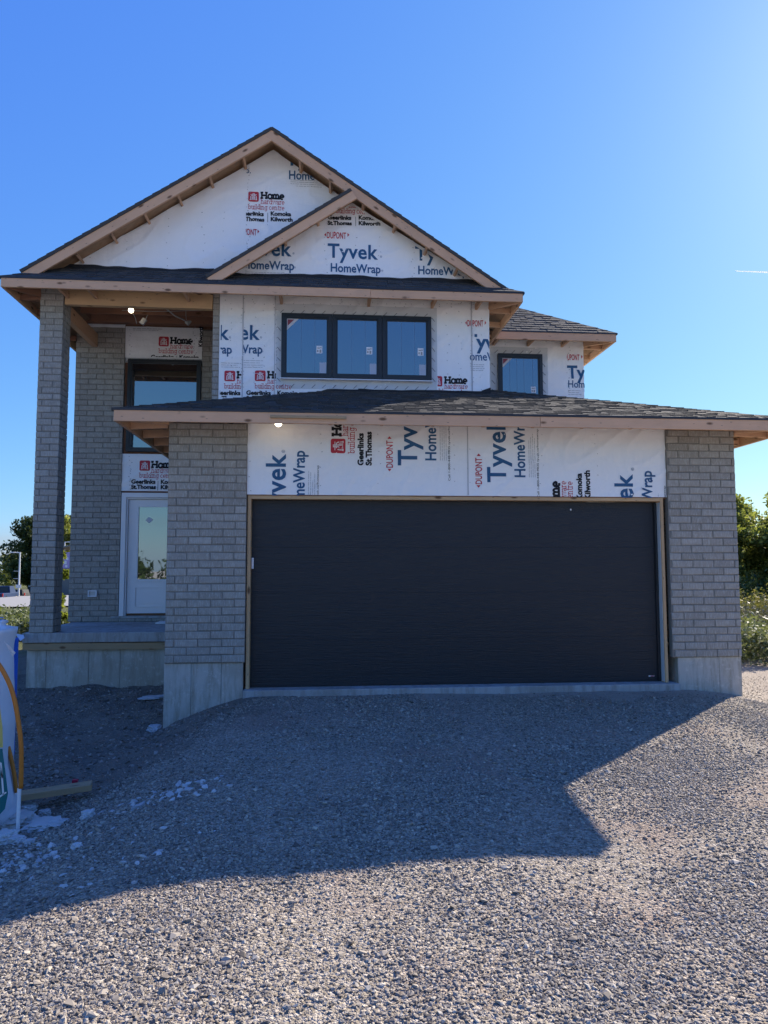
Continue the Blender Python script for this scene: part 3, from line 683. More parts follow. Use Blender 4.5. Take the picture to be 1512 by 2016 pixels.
for px in (478, 541, 928): flat('sheet_seam', rect(px, px+.5, 583, 783, YG0), 'seam', uw, YG0, layer=1)
for px in (455, 500, 520, 880, 905, 945): staples(uw, YG0, px, 600, 770, 20, [full])
for i in range(22): staples(uw, YG0, 560+i*18, 600, 606, 8, [full])
for px in (640, 700, 745, 850): staples(s1, YG0, px, 470, 550, 14, smc)
for px in (180, 250, 330, 400, 440, 530): staples(wallb, YG1, px, 420, 535, 22, [bigc])
# right recessed wing
YW = 11.95
ww = wrap('wing_wall_wrap', [(2.46, 3.2), (4.492, 3.2), (4.492, 5.45), (2.46, 5.45)], YW)
MB().box(2.46, 4.49, 11.96, 12.015, 2.4, 5.45).build('wall_sheathing', M['wallosb'], house)
MB().box(4.485, 4.495, 11.965, 19, 2.4, 5.4).build('side_wrap', M['wrap'], house)
wc = [rect(1117, 1148, 640, 782, YW)]
dupont(ww, YW, 1107, 709, 40, 12, wc); text('Tyvek', 1116, 745, 88, 27, 'blue', ww, YW, bold=.028, clip=wc); text('HomeWrap', 1118, 763, 86, 14.5, 'blue', ww, YW, bold=.012, clip=wc); fine_lines(ww, YW, 1118, 769, 30, 3, 4, clip=wc)
staples(ww, YW, 1118, 685, 780, 8)
for i in range(5): staples(ww, YW, 990+i*28, 673, 680, 8)

# porch back wall wraps
YB = 12.32
pw = wrap('porch_upper_wrap', [(wl, 4.93), (wr, 4.93), (wr, 5.47), (wl, 5.47)], YB, lift=.03)
c_ = [rect(248, 397, 636, 703, YB)]
YBf = YB
def onpw(fn, *a, **k): return fn(*a, **k)
centre_mark(pw, YB-.03, 313, 663, .92, c_, parts='lHhbGK')
text('Kilworth', 399, 684, 44, 8, 'ink', pw, YB-.03, bold=.045, rot=True, clip=[rect(388, 402, 640, 684, YB)])
fine_lines(pw, YB-.03, 262, 647, 60, 2, 3); staples(pw, YB-.03, 257, 650, 700, 7); staples(pw, YB-.03, 383, 645, 700, 5)
pl_ = wrap('porch_lower_wrap', [(wl-.02, 2.665), (-2.0, 2.665), (-2.0, 3.29), (wl-.02, 3.29)], YB, lift=.03)
centre_mark(pl_, YB-.03, 275, 907, .95, None, parts='lHhbGK'); staples(pl_, YB-.03, 256, 900, 965, 6)
wrap('porch_corner_wrap', [(-4.12, 5.435), (wl, 5.435), (wl, 5.50), (-4.12, 5.50)], YB, lift=.05)
MB().box(wl, wr, 12.325, 12.345, .5, 5.6).build('wall_sheathing', M['wallosb'], house)

# garage header band
YH = 8.50
gw = wrap('garage_header_wrap', [(-.885, 2.243), (4.205, 2.243), (4.205, 3.30), (-.885, 3.30)], YH)
MB().box(-.88, 4.2, 8.512, 8.60, 2.22, 3.3).build('wall_sheathing', M['wallosb'], house)
gc = [rect(489, 1310, 830, 975.5, YH)]
U = 1.285
def gt(s, px, py, w_, h, mat, **k): text(s, px, py, w_, h, mat, gw, YH, rot=True, clip=gc, **k)
for (bx, by) in ((561, 1026), (820, 917), (995, 950), (1247, 1061)):
    gt('Tyvek', bx, by, 131, 38, 'blue', bold=.020, sp=1.05); gt('®', bx, by-134, 6, 6, 'blue', bold=0)
    gt('HomeWrap', bx+38, by-10, 129, 22, 'blue', bold=.022)
    fine_lines(gw, YH, bx+46, by-10, 90, 4, 4, rot=True, clip=gc)
    gt('Call 1-800-448-9835 tyvek.ca/homewrap', bx+66, by+30, 140, 4, 'ink', bold=.0)
dupont(gw, YH, 773, 929, 70, 13, gc, True); dupont(gw, YH, 948, 961, 68, 13, gc, True)
def gcm(x, y, parts):
    u = 1.36
    if 'l' in parts: logo(gw, YH, x+28, y, 29, gc, True)
    gt('Home', x+20, y-33, 64, 19, 'ink', slab=.36); gt('hardware', x+33, y-33, 64, 9, 'red', slab=.15, href='x')
    gt('building centre', x+46, y+1, 98, 9, 'red', slab=.15, href='x')
    gt('Geerlinks', x+63, y+24, 65, 11.5, 'ink', bold=.045); gt('St.Thomas', x+79, y+24, 68, 11.5, 'ink', bold=.045)
    gt('Komoka', x+63, y-58, 54, 11.5, 'ink', bold=.045); gt('Kilworth', x+79, y-58, 60, 11.5, 'ink', bold=.045)
gcm(652, 893, 'l'); gcm(1082, 1042, '')
for px in (492, 632, 746, 893, 921, 1066, 1172): staples(gw, YH, px, 856, 972, 32, gc)
flat('seam_tape', rect(920, 920.6, 838, 975, YH), 'seam', gw, YH)

# window tape with its dashes
def tape(par, Y, px0, px1, py0, py1, wd):
    fr = [rect(px0-wd, px1+wd, py0-wd, py0, Y), rect(px0-wd, px1+wd, py1, py1+wd, Y), rect(px0-wd, px0, py0, py1, Y), rect(px1, px1+wd, py0, py1, Y)]
    k = Y/FOC
    for i, q in enumerate(fr):
        if q[2][1] <= q[0][1]: continue
        t = wrap('flashing_tape', q, Y, .03, 'tape', par, lift=.003+.0008*i)
        v = []; f = []; horiz = (q[1][0]-q[0][0]) > (q[2][1]-q[1][1]); L = (q[1][0]-q[0][0]) if horiz else (q[2][1]-q[1][1]); s = .06
        while s < L-.06:
            ln = 11*k; t_ = .75*k
            a = (q[0][0]+s, q[0][1]+wd*.15*k) if horiz else (q[0][0]+wd*.15*k, q[0][1]+s)
            dx, dz = (ln*.62, ln*.62) if horiz else (ln*.62, -ln*.62*(1 if i == 3 else -1)*-1)
            if not horiz: dx, dz = ln*.6, -ln*.7
            b = len(v); v += [a, (a[0]+dx, a[1]+dz), (a[0]+dx+t_*2, a[1]+dz), (a[0]+t_*2, a[1])]; f.append((b, b+1, b+2, b+3)); s += .15
        place('tape_marks', np.array(v), f, M['tapeink'], t, Y, (0, 0), 1, 1, False, [q], 5)

# ------------------------------------------------------------------ windows
def window(px0, px1, pz0, pz1, Y, n, x_abs=None, fw=.055, stick=True, depth=.078, tri=True):
    x0, x1, z0, z1 = x_abs if x_abs else (at(px0, pz0, Y).x, at(px1, pz0, Y).x, at(px0, pz1, Y).z, at(px0, pz0, Y).z)
    wdt = (x1-x0)/n
    for i in range(n):
        a, b = x0+i*wdt+(.006 if i else 0), x0+(i+1)*wdt
        yf = Y-depth
        m = MB()
        m.box(a, b, yf, Y, z1-fw, z1).box(a, b, yf, Y, z0, z0+fw).box(a, a+fw, yf+.0015, Y-.001, z0+fw, z1-fw).box(b-fw, b, yf+.0015, Y-.001, z0+fw, z1-fw)
        s = .022
        for q in ((a+fw, b-fw, z1-fw-s, z1-fw), (a+fw, b-fw, z0+fw, z0+fw+s), (a+fw, a+fw+s, z0+fw+s, z1-fw-s), (b-fw-s, b-fw, z0+fw+s, z1-fw-s)): m.box(q[0], q[1], yf+.014, Y-.002, q[2], q[3])
        fo = m.build('window_frame', M['black'], house)
        gA, gB, gC, gD = a+fw+s, b-fw-s, z0+fw+s, z1-fw-s
        mesh('pane', [(gA, yf+.026, gC), (gB, yf+.026, gC), (gB, yf+.026, gD), (gA, yf+.026, gD), (gA, yf+.032, gC), (gB, yf+.032, gC), (gB, yf+.032, gD), (gA, yf+.032, gD)], [(0, 1, 2, 3), (7, 6, 5, 4), (0, 4, 5, 1), (1, 5, 6, 2), (2, 6, 7, 3), (3, 7, 4, 0)], M['glass'], fo)
        yp = yf+.0245
        if stick:
            sx0 = gB-.13+random.uniform(-.02, .02); sz0 = gC+(gD-gC)*(.37 if n > 1 else .42)
            mesh('sticker', [(sx0, yp, sz0), (sx0+.085, yp, sz0), (sx0+.085, yp, sz0+.11), (sx0, yp, sz0+.11)], [(0, 1, 2, 3)], M['white'], fo)
            v = []; f = []
            for (c, d, e, g_) in ((.01, .02, .03, .05), (.045, .01, .07, .055), (.012, .07, .05, .085), (.055, .075, .075, .09)):
                bb = len(v); v += [(sx0+c, yp-.001, sz0+d), (sx0+e, yp-.001, sz0+d), (sx0+e, yp-.001, sz0+g_), (sx0+c, yp-.001, sz0+g_)]; f.append((bb, bb+1, bb+2, bb+3))
            mesh('sticker_print', v, f, M['fine'], fo)
            if n > 1: mesh('sticker', [(gB-.10, yp, gC), (gB-.004, yp, gC), (gB-.004, yp, gC+.16), (gB-.10, yp, gC+.16)], [(0, 1, 2, 3)], M['filmw'], fo)
        if tri and i == 0:
            L = .17
            mesh('corner_sticker', [(gA, yp, gD), (gA, yp, gD-L), (gA+L, yp, gD)], [(0, 1, 2)], M['pale'], fo)
            mesh('corner_sticker_print', [(gA+.01, yp-.001, gD-.01), (gA+.01, yp-.001, gD-L*.62), (gA+L*.62, yp-.001, gD-.01)], [(0, 1, 2)], M['redf'], fo)
        # film seams on the glass
        v = []; f = []
        if not stick: continue
        for fr in ((.36, .70) if n > 1 else (.2, .4, .6, .85)):
            xx = gA+(gB-gA)*fr; bb = len(v); v += [(xx, yp, gC), (xx+.004, yp, gC), (xx+.004, yp, gD), (xx, yp, gD)]; f.append((bb, bb+1, bb+2, bb+3))
        mesh('film_seam', v, f, M['film'], fo)
M['filmw'] = simple('translucent_label', (.42, .47, .55), .5, .3); M['pale'] = simple('pale_sticker', (.55, .57, .62), .5, .3); M['redf'] = simple('faded_red', (.26, .06, .08), .5, .3); M['film'] = simple('film_seam', (.14, .20, .30), .5, .4)
tape(uw, YG0, 555, 847.5, 619, 753, 12)
window(0, 0, 0, 0, 10.292, 3, (-.606, 1.566, 4.097, 5.045))
board('window_flange', (-.62, 10.245, 4.088), (1.58, 10.245, 4.088), .012, .08, M['white'], house, bev=.001)
tape(ww, YW, 977.5, 1065, 697.5, 790, 12)
window(0, 0, 0, 0, 11.942, 1, (2.968, 3.740, 3.85, 5.030), stick=True)
window(0, 0, 0, 0, 12.31, 1, (-3.285, -2.075, 3.325, 4.90), stick=False, tri=False, fw=.05)
tape(pw, YB, 251, 397, 705, 705, 9)

# ------------------------------------------------------------------ porch door
fx0, fx1, dz0, dz1 = -3.325, -2.05, .60, 2.63
m = MB().box(fx0, fx0+.075, 12.22, 12.34, dz0, dz1).box(fx1-.075, fx1, 12.22, 12.34, dz0, dz1).box(fx0+.075, fx1-.075, 12.2215, 12.34, dz1-.075, dz1)
m.box(fx0+.078, fx0+.10, 12.25, 12.335, dz0, dz1-.078).box(fx1-.10, fx1-.078, 12.25, 12.335, dz0, dz1-.078).box(fx0+.10, fx1-.10, 12.251, 12.335, dz1-.10, dz1-.078)
m.build('door_frame', M['whited'], house)
dx0, dx1 = fx0+.105, fx1-.105; yd = 12.285
ent = MB(); gx0, gx1, gz0, gz1 = dx0+.165, dx1-.165, 1.20, 2.40
ent.box(dx0, gx0, yd, yd+.045, .64, dz1-.105).box(gx1, dx1, yd, yd+.045, .64, dz1-.105).box(gx0, gx1, yd, yd+.045, .64, gz0).box(gx0, gx1, yd, yd+.045, gz1, dz1-.105)
ent.box(gx0-.015, gx1+.015, yd-.012, yd-.001, gz0-.03, gz0).box(gx0-.015, gx1+.015, yd-.012, yd-.001, gz1, gz1+.03).box(gx0-.03, gx0, yd-.0125, yd-.001, gz0-.03, gz1+.03).box(gx1, gx1+.03, yd-.0125, yd-.001, gz0-.03, gz1+.03)
for a, b, c, d in ((gx0-.04, gx1+.04, .74, .755), (gx0-.04, gx1+.04, 1.06, 1.075)): ent.box(a, b, yd-.016, yd-.0005, c, d)
for a in (gx0-.04, gx1+.025): ent.box(a, a+.015, yd-.0165, yd-.0005, .7552, 1.0598)
ent.box(gx0+.02, gx1-.02, yd-.012, yd-.0005, .80, 1.015)
do = ent.build('front_door', M['whited'], house)
mesh('door_pane', [(gx0, yd+.01, gz0), (gx1, yd+.01, gz0), (gx1, yd+.01, gz1), (gx0, yd+.01, gz1)], [(0, 1, 2, 3)], M['glass'], do)
p = at(294, 1024, yd); s = .065
mesh('sticker', [(p.x-s, yd+.008, p.z), (p.x, yd+.008, p.z-s*.8), (p.x+s, yd+.008, p.z+.01), (p.x-.01, yd+.008, p.z+s*.8)], [(0, 1, 2, 3)], M['pale'], do)
MB().box(fx0-.13, fx1, 12.235, 12.33, .565, .60).build('door_threshold', M['slab'], house)
brickwall('door_sill_course', (fx0-.16, 12.22, 0), (0, -1, 0), fx1-fx0+.16, .507, .562, .1)
MB().bev(-2.62, -2.2, 11.7, 12.05, .506, .53, .004).build('porch_floor_board', M['white'], house)
# outlet box on the back wall
p = at(182.5, 1168.5, 12.24); o = MB()
for q in ((-.07, .07, .035, .052), (-.07, .07, -.052, -.035)): o.box(p.x+q[0], p.x+q[1], 12.21, 12.248, p.z+q[2], p.z+q[3])
for q in (-.07, .053): o.box(p.x+q, p.x+q+.017, 12.211, 12.247, p.z-.035, p.z+.035)
ob = o.build('outlet_box', M['white'], house)
MB().box(p.x-.05, p.x+.05, 12.235, 12.246, p.z-.034, p.z+.034).build('outlet_back', M['steel'], ob)

# ------------------------------------------------------------------ garage door and its frame
for z0_, z1_, i in ((.012, .5495, 0), (.5505, 1.0895, 1), (1.0905, 1.6295, 2), (1.6305, 2.19, 3)):
    MB().bev(-.836, 4.122, 8.62+.0008*i, 8.665, z0_, z1_, .0008).build('garage_door_panel', M['door'], house)
MB().box(-.838, 4.124, 8.612, 8.64, -.0005, .0115).build('garage_door_seal', M['black'], house)
board('door_stop', (4.098, 8.600, 1.09), (4.098, 8.600, 2.18), .03, .015, M['black'], house, up=(0, 1, 0))
MB().box(4.085, 4.121, 8.598, 8.6185, .012, 2.17).build('door_stop', M['black'], house)
board('door_jamb', (-.858, 8.575, 0.0), (-.858, 8.575, 2.236), .14, .038, M['framing'], house, up=(0, 1, 0))
board('door_jamb', (4.144, 8.575, 0.0), (4.144, 8.575, 2.236), .14, .038, M['framing'], house, up=(0, 1, 0))
board('door_header', (-.838, 8.575, 2.214), (4.124, 8.575, 2.214), .040, .14, M['framing'], house)
MB().box(4.119, 4.1235, 8.52, 8.62, .01, 2.18).build('jamb_lining', M['tape'], house)
p = at(1283, 1331, 8.61); MB().box(p.x-.035, p.x+.035, 8.6155, 8.6195, p.z-.006, p.z+.006).build('maker_label', M['white'], house)
MB().box(p.x-.012, p.x+.03, 8.6145, 8.6154, p.z-.004, p.z+.004).build('maker_label_print', M['red'], house)
p = at(496, 1109, 8.6); MB().bev(p.x-.004, p.x+.02, 8.59, 8.618, p.z-.065, p.z+.065, .003).build('door_latch_plate', M['white'], house)
p = at(1124, 1003, 8.61); MB().bev(p.x-.009, p.x+.009, 8.614, 8.6195, p.z-.012, p.z+.009, .002).build('door_screw', M['white'], house)

# ------------------------------------------------------------------ garage roof
E0, E1, F0, zt_, PG = -2.29, 5.58, 7.95, 3.12, .345
run = (E1-E0)/2; AZG = zt_+run*PG; YA = F0+run
hid = lambda c: not (c.y > 10.36 and c.x < 2.40) and not (c.y > 12.02)
L = math.sqrt(1+PG*PG)
slope((E0, F0, zt_), (1, 0, 0), (0, 1, PG), [(0, 0), (E1-E0, 0), (run, run*L)], ok=hid)
slope((E1, F0, zt_), (0, 1, 0), (-1, 0, PG), [(0, 0), (4.1, 0), (4.1, run*L), (run, run*L)], ok=lambda c: c.y < 12 or c.x > 4.5)
slope((E0, F0, zt_), (0, 1, 0), (1, 0, PG), [(0, 0), (4.3, 0), (4.3, run*L), (run, run*L)], ok=lambda c: c.y < 12.2 and not (c.x > -1.5 and c.y > 10.3) )
deck([(E0+.02, F0+.02, zt_), (E1-.02, F0+.02, zt_), (E0+run, YA, AZG)])
deck([(E0+.02, F0+.02, zt_), (E0+run, YA, AZG), (E0+run, 12.0, AZG), (E0+.02, 12.0, zt_)])
deck([(E1-.02, F0+.02, zt_), (E0+run, YA, AZG), (E0+run, 12.0, AZG), (E1-.02, 12.0, zt_)])
xsp = at(1063, 830, 7.97).x
fz = 3.050; fh = .132
board('fascia_board', (E0+.02, F0+.019, fz), (xsp-.002, F0+.019, fz), fh, .038, M['wood'], house)
board('fascia_board', (xsp+.002, F0+.020, fz), (E1-.02, F0+.020, fz-.002), fh, .038, M['wood'], house)
board('fascia_board', (E0+.039, F0+.041, fz), (E0+.039, 12.2, fz), fh-.004, .038, M['wood'], house)
board('fascia_board', (E1-.039, F0+.041, fz), (E1-.039, 12.2, fz), fh-.004, .038, M['wood'], house)
board('drip_edge', (E0, F0-.004, zt_-.004), (E1, F0-.004, zt_-.004), .026, .006, M['drip'], house, bev=.001)
board('drip_edge', (E0-.004, F0, zt_-.004), (E0-.004, 12.2, zt_-.004), .026, .006, M['drip'], house, bev=.001)
board('drip_edge', (E1+.004, F0, zt_-.004), (E1+.004, 12.2, zt_-.004), .026, .006, M['drip'], house, bev=.001)
for i in range(13):
    x = -1.75+i*.61
    if x < 5.1: board('lookout', (x, F0+.045, fz+.048), (x, 8.447, fz+.048), .06, .038, M['wood'], house)
for i in range(7):
    y = 8.50+i*.58
    board('lookout', (E0+.06, y, fz-.005), (-1.80, y, fz-.005+.02), .10, .038, M['wood'], house)
    board('lookout', (E1-.06, y, fz-.005), (5.10, y, fz-.005+.02), .10, .038, M['wood'], house)
board('hip_rafter', (E0+.06, F0+.06, fz+.01), (-1.79, 8.44, fz+.05), .12, .038, M['wood'], house)
board('hip_rafter', (E1-.06, F0+.06, fz+.01), (5.09, 8.44, fz+.05), .12, .038, M['wood'], house)
board('wall_plate', (-1.80, 8.47, 3.135), (5.08, 8.47, 3.135), .10, .038, M['darkwood'], house)
board('nailed_strip', at(532, 820, 7.935), at(682, 822.5, 7.935), .030, .020, M['oldwood'], house)

# black flashing pieces where the garage roof meets the walls
def under(name, x0, x1, Y, zf, amp=.03, h=.05, n=40):
    v = []; f = []
    for i in range(n+1):
        x = x0+(x1-x0)*i/n; z = zf(x); t = h+amp*noise.noise(Vector((x*1.3, Y, 3)))+amp*.5*noise.noise(Vector((x*5, Y, 1)))
        v += [(x, Y-.02-.008*noise.noise(Vector((x*4, 2, 2))), z-.04), (x, Y-.024, z+max(.008, t)), (x, Y-.004, z+max(.008, t))]
    for i in range(n): a = i*3; f += [(a, a+3, a+4, a+1), (a+1, a+4, a+5, a+2)]
    return mesh(name, v, f, M['paper'], house)
gr = lambda x: min(zt_+(10.3-F0)*PG, zt_+(x-E0)*PG)
under('wall_underlay', -1.49, .5, 10.285, gr, .01, .02); under('wall_underlay', .5, 2.44, 10.285, gr, .015, .03)
p0 = at(942, 771, 10.27); p1 = at(966, 763, 10.27)
mesh('loose_flashing', [(p0.x, 10.268, p0.z-.03), (p1.x, 10.268, p1.z-.09), (p1.x, 10.262, p1.z), (p0.x+.05, 10.258, p0.z+.015)], [(0, 1, 2, 3)], M['paper'], house)

# ------------------------------------------------------------------ main roof
X0, X1, YF, zm = -4.335, 2.842, 9.80, 5.285
LP = math.sqrt(1+PT*PT)
slope((X0, YF, zm), (1, 0, 0), (0, 1, PT), [(0, 0), (X1-X0, 0), (X1-X0-.66, .66*LP), (.66, .66*LP)], vis=1.0, expo=.14)
slope((X0, YF+.05, zm), (0, 1, 0), (1, 0, PT), [(0, 0), (9, 0), (9, 3.58*LP), (.2, 3.58*LP), (.2, .2)], expo=.28)
slope((X1, YF+.05, zm), (0, 1, 0), (-1, 0, PT), [(0, 0), (9, 0), (9, 3.60*LP), (.2, 3.60*LP), (.2, .2)], expo=.28)
for s_, xe in ((1, X0), (-1, X1)):
    deck([(xe+s_*.02, YF+.22, zm), (AX, YF+.22, AZ_-.02), (AX, 19, AZ_-.02), (xe+s_*.02, 19, zm)])
deck([(X0+.02, YF+.02, zm), (X1-.02, YF+.02, zm), (X1-.68, 10.46, zm+.64*PT), (X0+.68, 10.46, zm+.64*PT)])
deck([(X0+.02, YF+.02, zm), (X0+.02, YF+.25, zm), (X0+.30, YF+.30, zm+.26*PT)]); deck([(X1-.02, YF+.02, zm), (X1-.02, YF+.25, zm), (X1-.30, YF+.30, zm+.26*PT)])
mzf = 5.21; xs2 = at(729, 583, 9.82).x
board('fascia_board', (X0+.02, YF+.019, mzf), (xs2-.002, YF+.019, mzf-.002), .122, .038, M['wood'], house)
board('fascia_board', (xs2+.002, YF+.021, mzf-.004), (X1-.02, YF+.021, mzf), .120, .038, M['wood'], house)
for xe in (X0+.039, X1-.039): board('fascia_board', (xe, YF+.041, mzf), (xe, 19, mzf), .126, .038, M['wood'], house)
board('drip_edge', (X0, YF-.004, zm-.004), (X1, YF-.004, zm-.004), .024, .006, M['drip'], house, bev=.001)
for xe in (X0-.004, X1+.004): board('drip_edge', (xe, YF, zm-.004), (xe, 19, zm-.004), .024, .006, M['drip'], house, bev=.001)
for px in (178, 365, 552, 728, 856, 945, 120):
    x = at(px, 590, 10.0).x; board('lookout', (x, YF+.045, mzf-.002), (x, 10.27, mzf+.02), .085, .038, M['wood'], house)
for i in range(9):
    y = 10.35+i*.62
    board('lookout', (X1-.06, y, mzf-.002), (2.46, y, mzf+.01), .085, .038, M['wood'], house)
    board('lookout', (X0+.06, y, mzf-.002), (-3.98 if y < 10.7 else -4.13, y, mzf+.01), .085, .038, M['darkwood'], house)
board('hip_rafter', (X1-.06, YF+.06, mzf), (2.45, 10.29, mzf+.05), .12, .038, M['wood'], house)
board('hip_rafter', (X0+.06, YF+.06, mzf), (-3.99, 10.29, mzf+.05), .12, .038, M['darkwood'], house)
# barge boards
def rake(xa, za, xb, zb_, Y, h=.128, drop=.0, mat='wood'):
    d = Vector((xb-xa, 0, zb_-za)).normalized(); n = Vector((-d.z, 0, d.x))
    if n.z < 0: n = -n
    o = -n*(h/2+.040)
    board('barge_board', Vector((xa, Y, za))+o, Vector((xb, Y, zb_))+o, h, .038, M[mat], house, up=n)
    # shingle edge standing over the board
    k = 0; Lr = math.hypot(xb-xa, zb_-za); s = 0
    while s < Lr-.01:
        e = min(s+.14, Lr); A = Vector((xa, 0, za))+d*s; B = Vector((xa, 0, za))+d*e
        mb = MB(); lo = -.040; q = .003*(k % 2)+random.uniform(0, .002)
        v = [(A.x+n.x*lo, Y-.032, A.z+n.z*lo), (B.x+n.x*lo, Y-.032, B.z+n.z*lo), (B.x+n.x*.002, Y-.032, B.z+n.z*.002), (A.x+n.x*(.007+q), Y-.032, A.z+n.z*(.007+q))]
        if za > zb_: v[2], v[3] = (B.x+n.x*(.007+q), Y-.032, B.z+n.z*(.007+q)), (A.x+n.x*.002, Y-.032, A.z+n.z*.002)
        v += [(a, Y+.25, c) for a, b, c in v]
        RK.append((v, SF)); s = e; k += 1
RK = []
YR = 10.02
rake(-4.16, 5.46, AX-.004, AZ_+.0, YR); rake(AX+.004, AZ_, 2.66, big(2.66)+.0, YR-.002)
fxs = at(405, 545, 9.96).x
rake(fxs, SZ-(SX-fxs)*PT, SX-.02, SZ-.01, 9.955, h=.125)
mb = MB()
for v, f in RK: mb.add(v, f)
ro = mb.build('rake_shingles', M['shingle'], house); ro['kind'] = 'stuff'
deck([(fxs, 9.97, SZ-(SX-fxs)*PT-.03), (SX, 9.97, SZ-.03), (SX, 10.9, SZ-.03), (fxs, 10.9, SZ-(SX-fxs)*PT-.03)])
slope((fxs, 10.05, SZ-(SX-fxs)*PT-.01), (0, 1, 0), (1, 0, PT), [(0, 0), (.9, 0), (.9, (SX-fxs)*LP), (0, (SX-fxs)*LP)], expo=.28)
def rlook(px, py, Y, ang, yb=10.42):
    p = at(px, py, Y); board('lookout', (p.x, YR+.02, p.z+.045), (p.x, yb, p.z+.045), .06, .036, M['wood'], house, up=(math.sin(ang)*-1, 0, math.cos(ang)))
for px, py in ((148, 503), (217, 463), (283, 424), (349, 388), (412, 352), (478, 313)): rlook(px, py, 10.1, R(33.7))
for px, py in ((592, 321), (652, 363)): rlook(px, py, 10.1, R(-33.7))
for px, py in ((380, 0),): pass
for px, py in ((625, 436), (560, 476)): rlook(px, py, 10.1, R(33.7), 10.29)
for px, py in ((778, 450), (717, 405), (840, 495), (900, 536)): rlook(px, py, 10.1, R(-33.7), 10.29)
# underlay strip on top of the skirt roof
sk = lambda Y: zm+(Y-YF)*PT
under('wall_underlay', -3.95, fxs+.05, YG1-.03, lambda x: sk(YG1-.03), .035, .035, 70)
under('wall_underlay', fxs+.35, 2.45, YG0-.03, lambda x: sk(YG0-.03), .03, .035, 60)

# porch soffit, beams and joists
board('porch_beam', (-3.66, 10.36, 5.235), (-1.60, 10.36, 5.225), .235, .09, M['framing'], house)
board('porch_side_beam', (-3.83, 10.63, 5.20), (-3.83, 12.24, 5.20), .22, .09, M['wood'], house)
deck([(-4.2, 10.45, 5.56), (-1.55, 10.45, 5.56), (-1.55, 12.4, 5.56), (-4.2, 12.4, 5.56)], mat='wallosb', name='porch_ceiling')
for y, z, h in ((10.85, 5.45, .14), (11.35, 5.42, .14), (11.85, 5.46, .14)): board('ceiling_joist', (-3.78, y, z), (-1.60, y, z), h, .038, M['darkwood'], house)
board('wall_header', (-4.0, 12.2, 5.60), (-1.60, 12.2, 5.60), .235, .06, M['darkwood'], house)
# wires, hanging box and lamp holder
p = at(258, 611, 10.95)
bl = MB().tube([(p.x, p.y, p.z+.075), (p.x, p.y, p.z+.035)], .02, 10).build('lamp_holder', M['white'], house)
def ball(name, c, r, mat, par):
    bm = bmesh.new(); bmesh.ops.create_icosphere(bm, subdivisions=3, radius=r); o = mesh(name, [v.co+Vector(c) for v in bm.verts], [[v.index for v in f.verts] for f in bm.faces], M[mat], par, smooth=True); bm.free(); return o
ball('light_bulb', p, .040, 'bulb', bl)
def cable(pts, r=.005):
    P = [at(*q) for q in pts]; 
    sm_ = []
    for i in range(len(P)-1):
        for k in range(4): sm_.append(P[i].lerp(P[i+1], k/4)+Vector((0, 0, .004*math.sin(i*3+k))))
    sm_.append(P[-1]); MB().tube(sm_, r, 6).build('cable', M['wire'], house)
cable([(262, 618, 11.0), (267, 627, 11.1), (269, 637, 11.2)]); cable([(323, 607, 11.0), (335, 615, 11.1), (350, 624, 11.2), (362, 631, 11.3)]); cable([(330, 610, 11.0), (343, 621, 11.1), (356, 627, 11.2), (368, 634, 11.3)], .009)
cable([(291, 620, 11.1), (288, 626, 11.1), (285, 632, 11.1)]); cable([(366, 612, 11.2), (366, 622, 11.25), (367, 630, 11.3)], .003); cable([(240, 611, 11.25), (270, 612, 11.25), (330, 613, 11.25), (420, 611, 11.25)], .004)
p = at(282, 633, 11.15); MB().bev(-.035, .035, -.02, .02, -.05, .05, .004, Matrix.Translation(p) @ Matrix.Rotation(R(35), 4, 'Y')).build('junction_box', M['steel'], house)
p = at(370, 634, 11.3); MB().tube([(p.x-.04, p.y, p.z), (p.x, p.y, p.z-.02), (p.x+.05, p.y, p.z+.015)], [.018, .04, .012], 10).build('lamp_fitting', M['steel'], house)
p = at(548, 833, 8.22)
bl = MB().tube([(p.x, p.y, p.z+.10), (p.x, p.y, p.z+.03)], .02, 10).build('lamp_holder', M['white'], house)
ball('light_bulb', p, .042, 'bulb', bl)

# ------------------------------------------------------------------ right wing roof
WX1, WY, WZ = 4.90, 11.45, 5.285
slope((2.2, WY, WZ), (1, 0, 0), (0, 1, PT), [(0, 0), (WX1-2.2, 0), (WX1-2.2-2.4, 2.4*LP), (0, 2.4*LP)], vis=1.6, expo=.143)
slope((WX1, WY, WZ), (0, 1, 0), (-1, 0, PT), [(0, 0), (7.5, 0), (7.5, 2.4*LP), (2.4, 2.4*LP)], expo=.28)
deck([(2.0, WY+.02, WZ), (WX1-.02, WY+.02, WZ), (WX1-2.4, WY+2.4, WZ+2.4*PT), (2.0, WY+2.4, WZ+2.4*PT)])
deck([(WX1-.02, WY+.02, WZ), (WX1-2.4, WY+2.4, WZ+2.4*PT), (WX1-2.4, 19, WZ+2.4*PT), (WX1-.02, 19, WZ)])
board('fascia_board', (2.82, WY+.019, mzf), (WX1-.02, WY+.019, mzf), .130, .038, M['wood'], house)
board('fascia_board', (WX1-.039, WY+.041, mzf), (WX1-.039, 19, mzf), .126, .038, M['wood'], house)
board('drip_edge', (2.85, WY-.004, WZ-.004), (WX1, WY-.004, WZ-.004), .024, .006, M['drip'], house, bev=.001)
board('drip_edge', (WX1+.004, WY, WZ-.004), (WX1+.004, 19, WZ-.004), .024, .006, M['drip'], house, bev=.001)
for y in (12.0, 12.6, 13.2, 13.8, 14.4, 15): board('lookout', (WX1-.06, y, mzf-.002), (4.50, y, mzf+.01), .085, .038, M['wood'], house)
board('hip_rafter', (WX1-.06, WY+.06, mzf), (4.51, 11.94, mzf+.05), .12, .038, M['wood'], house)
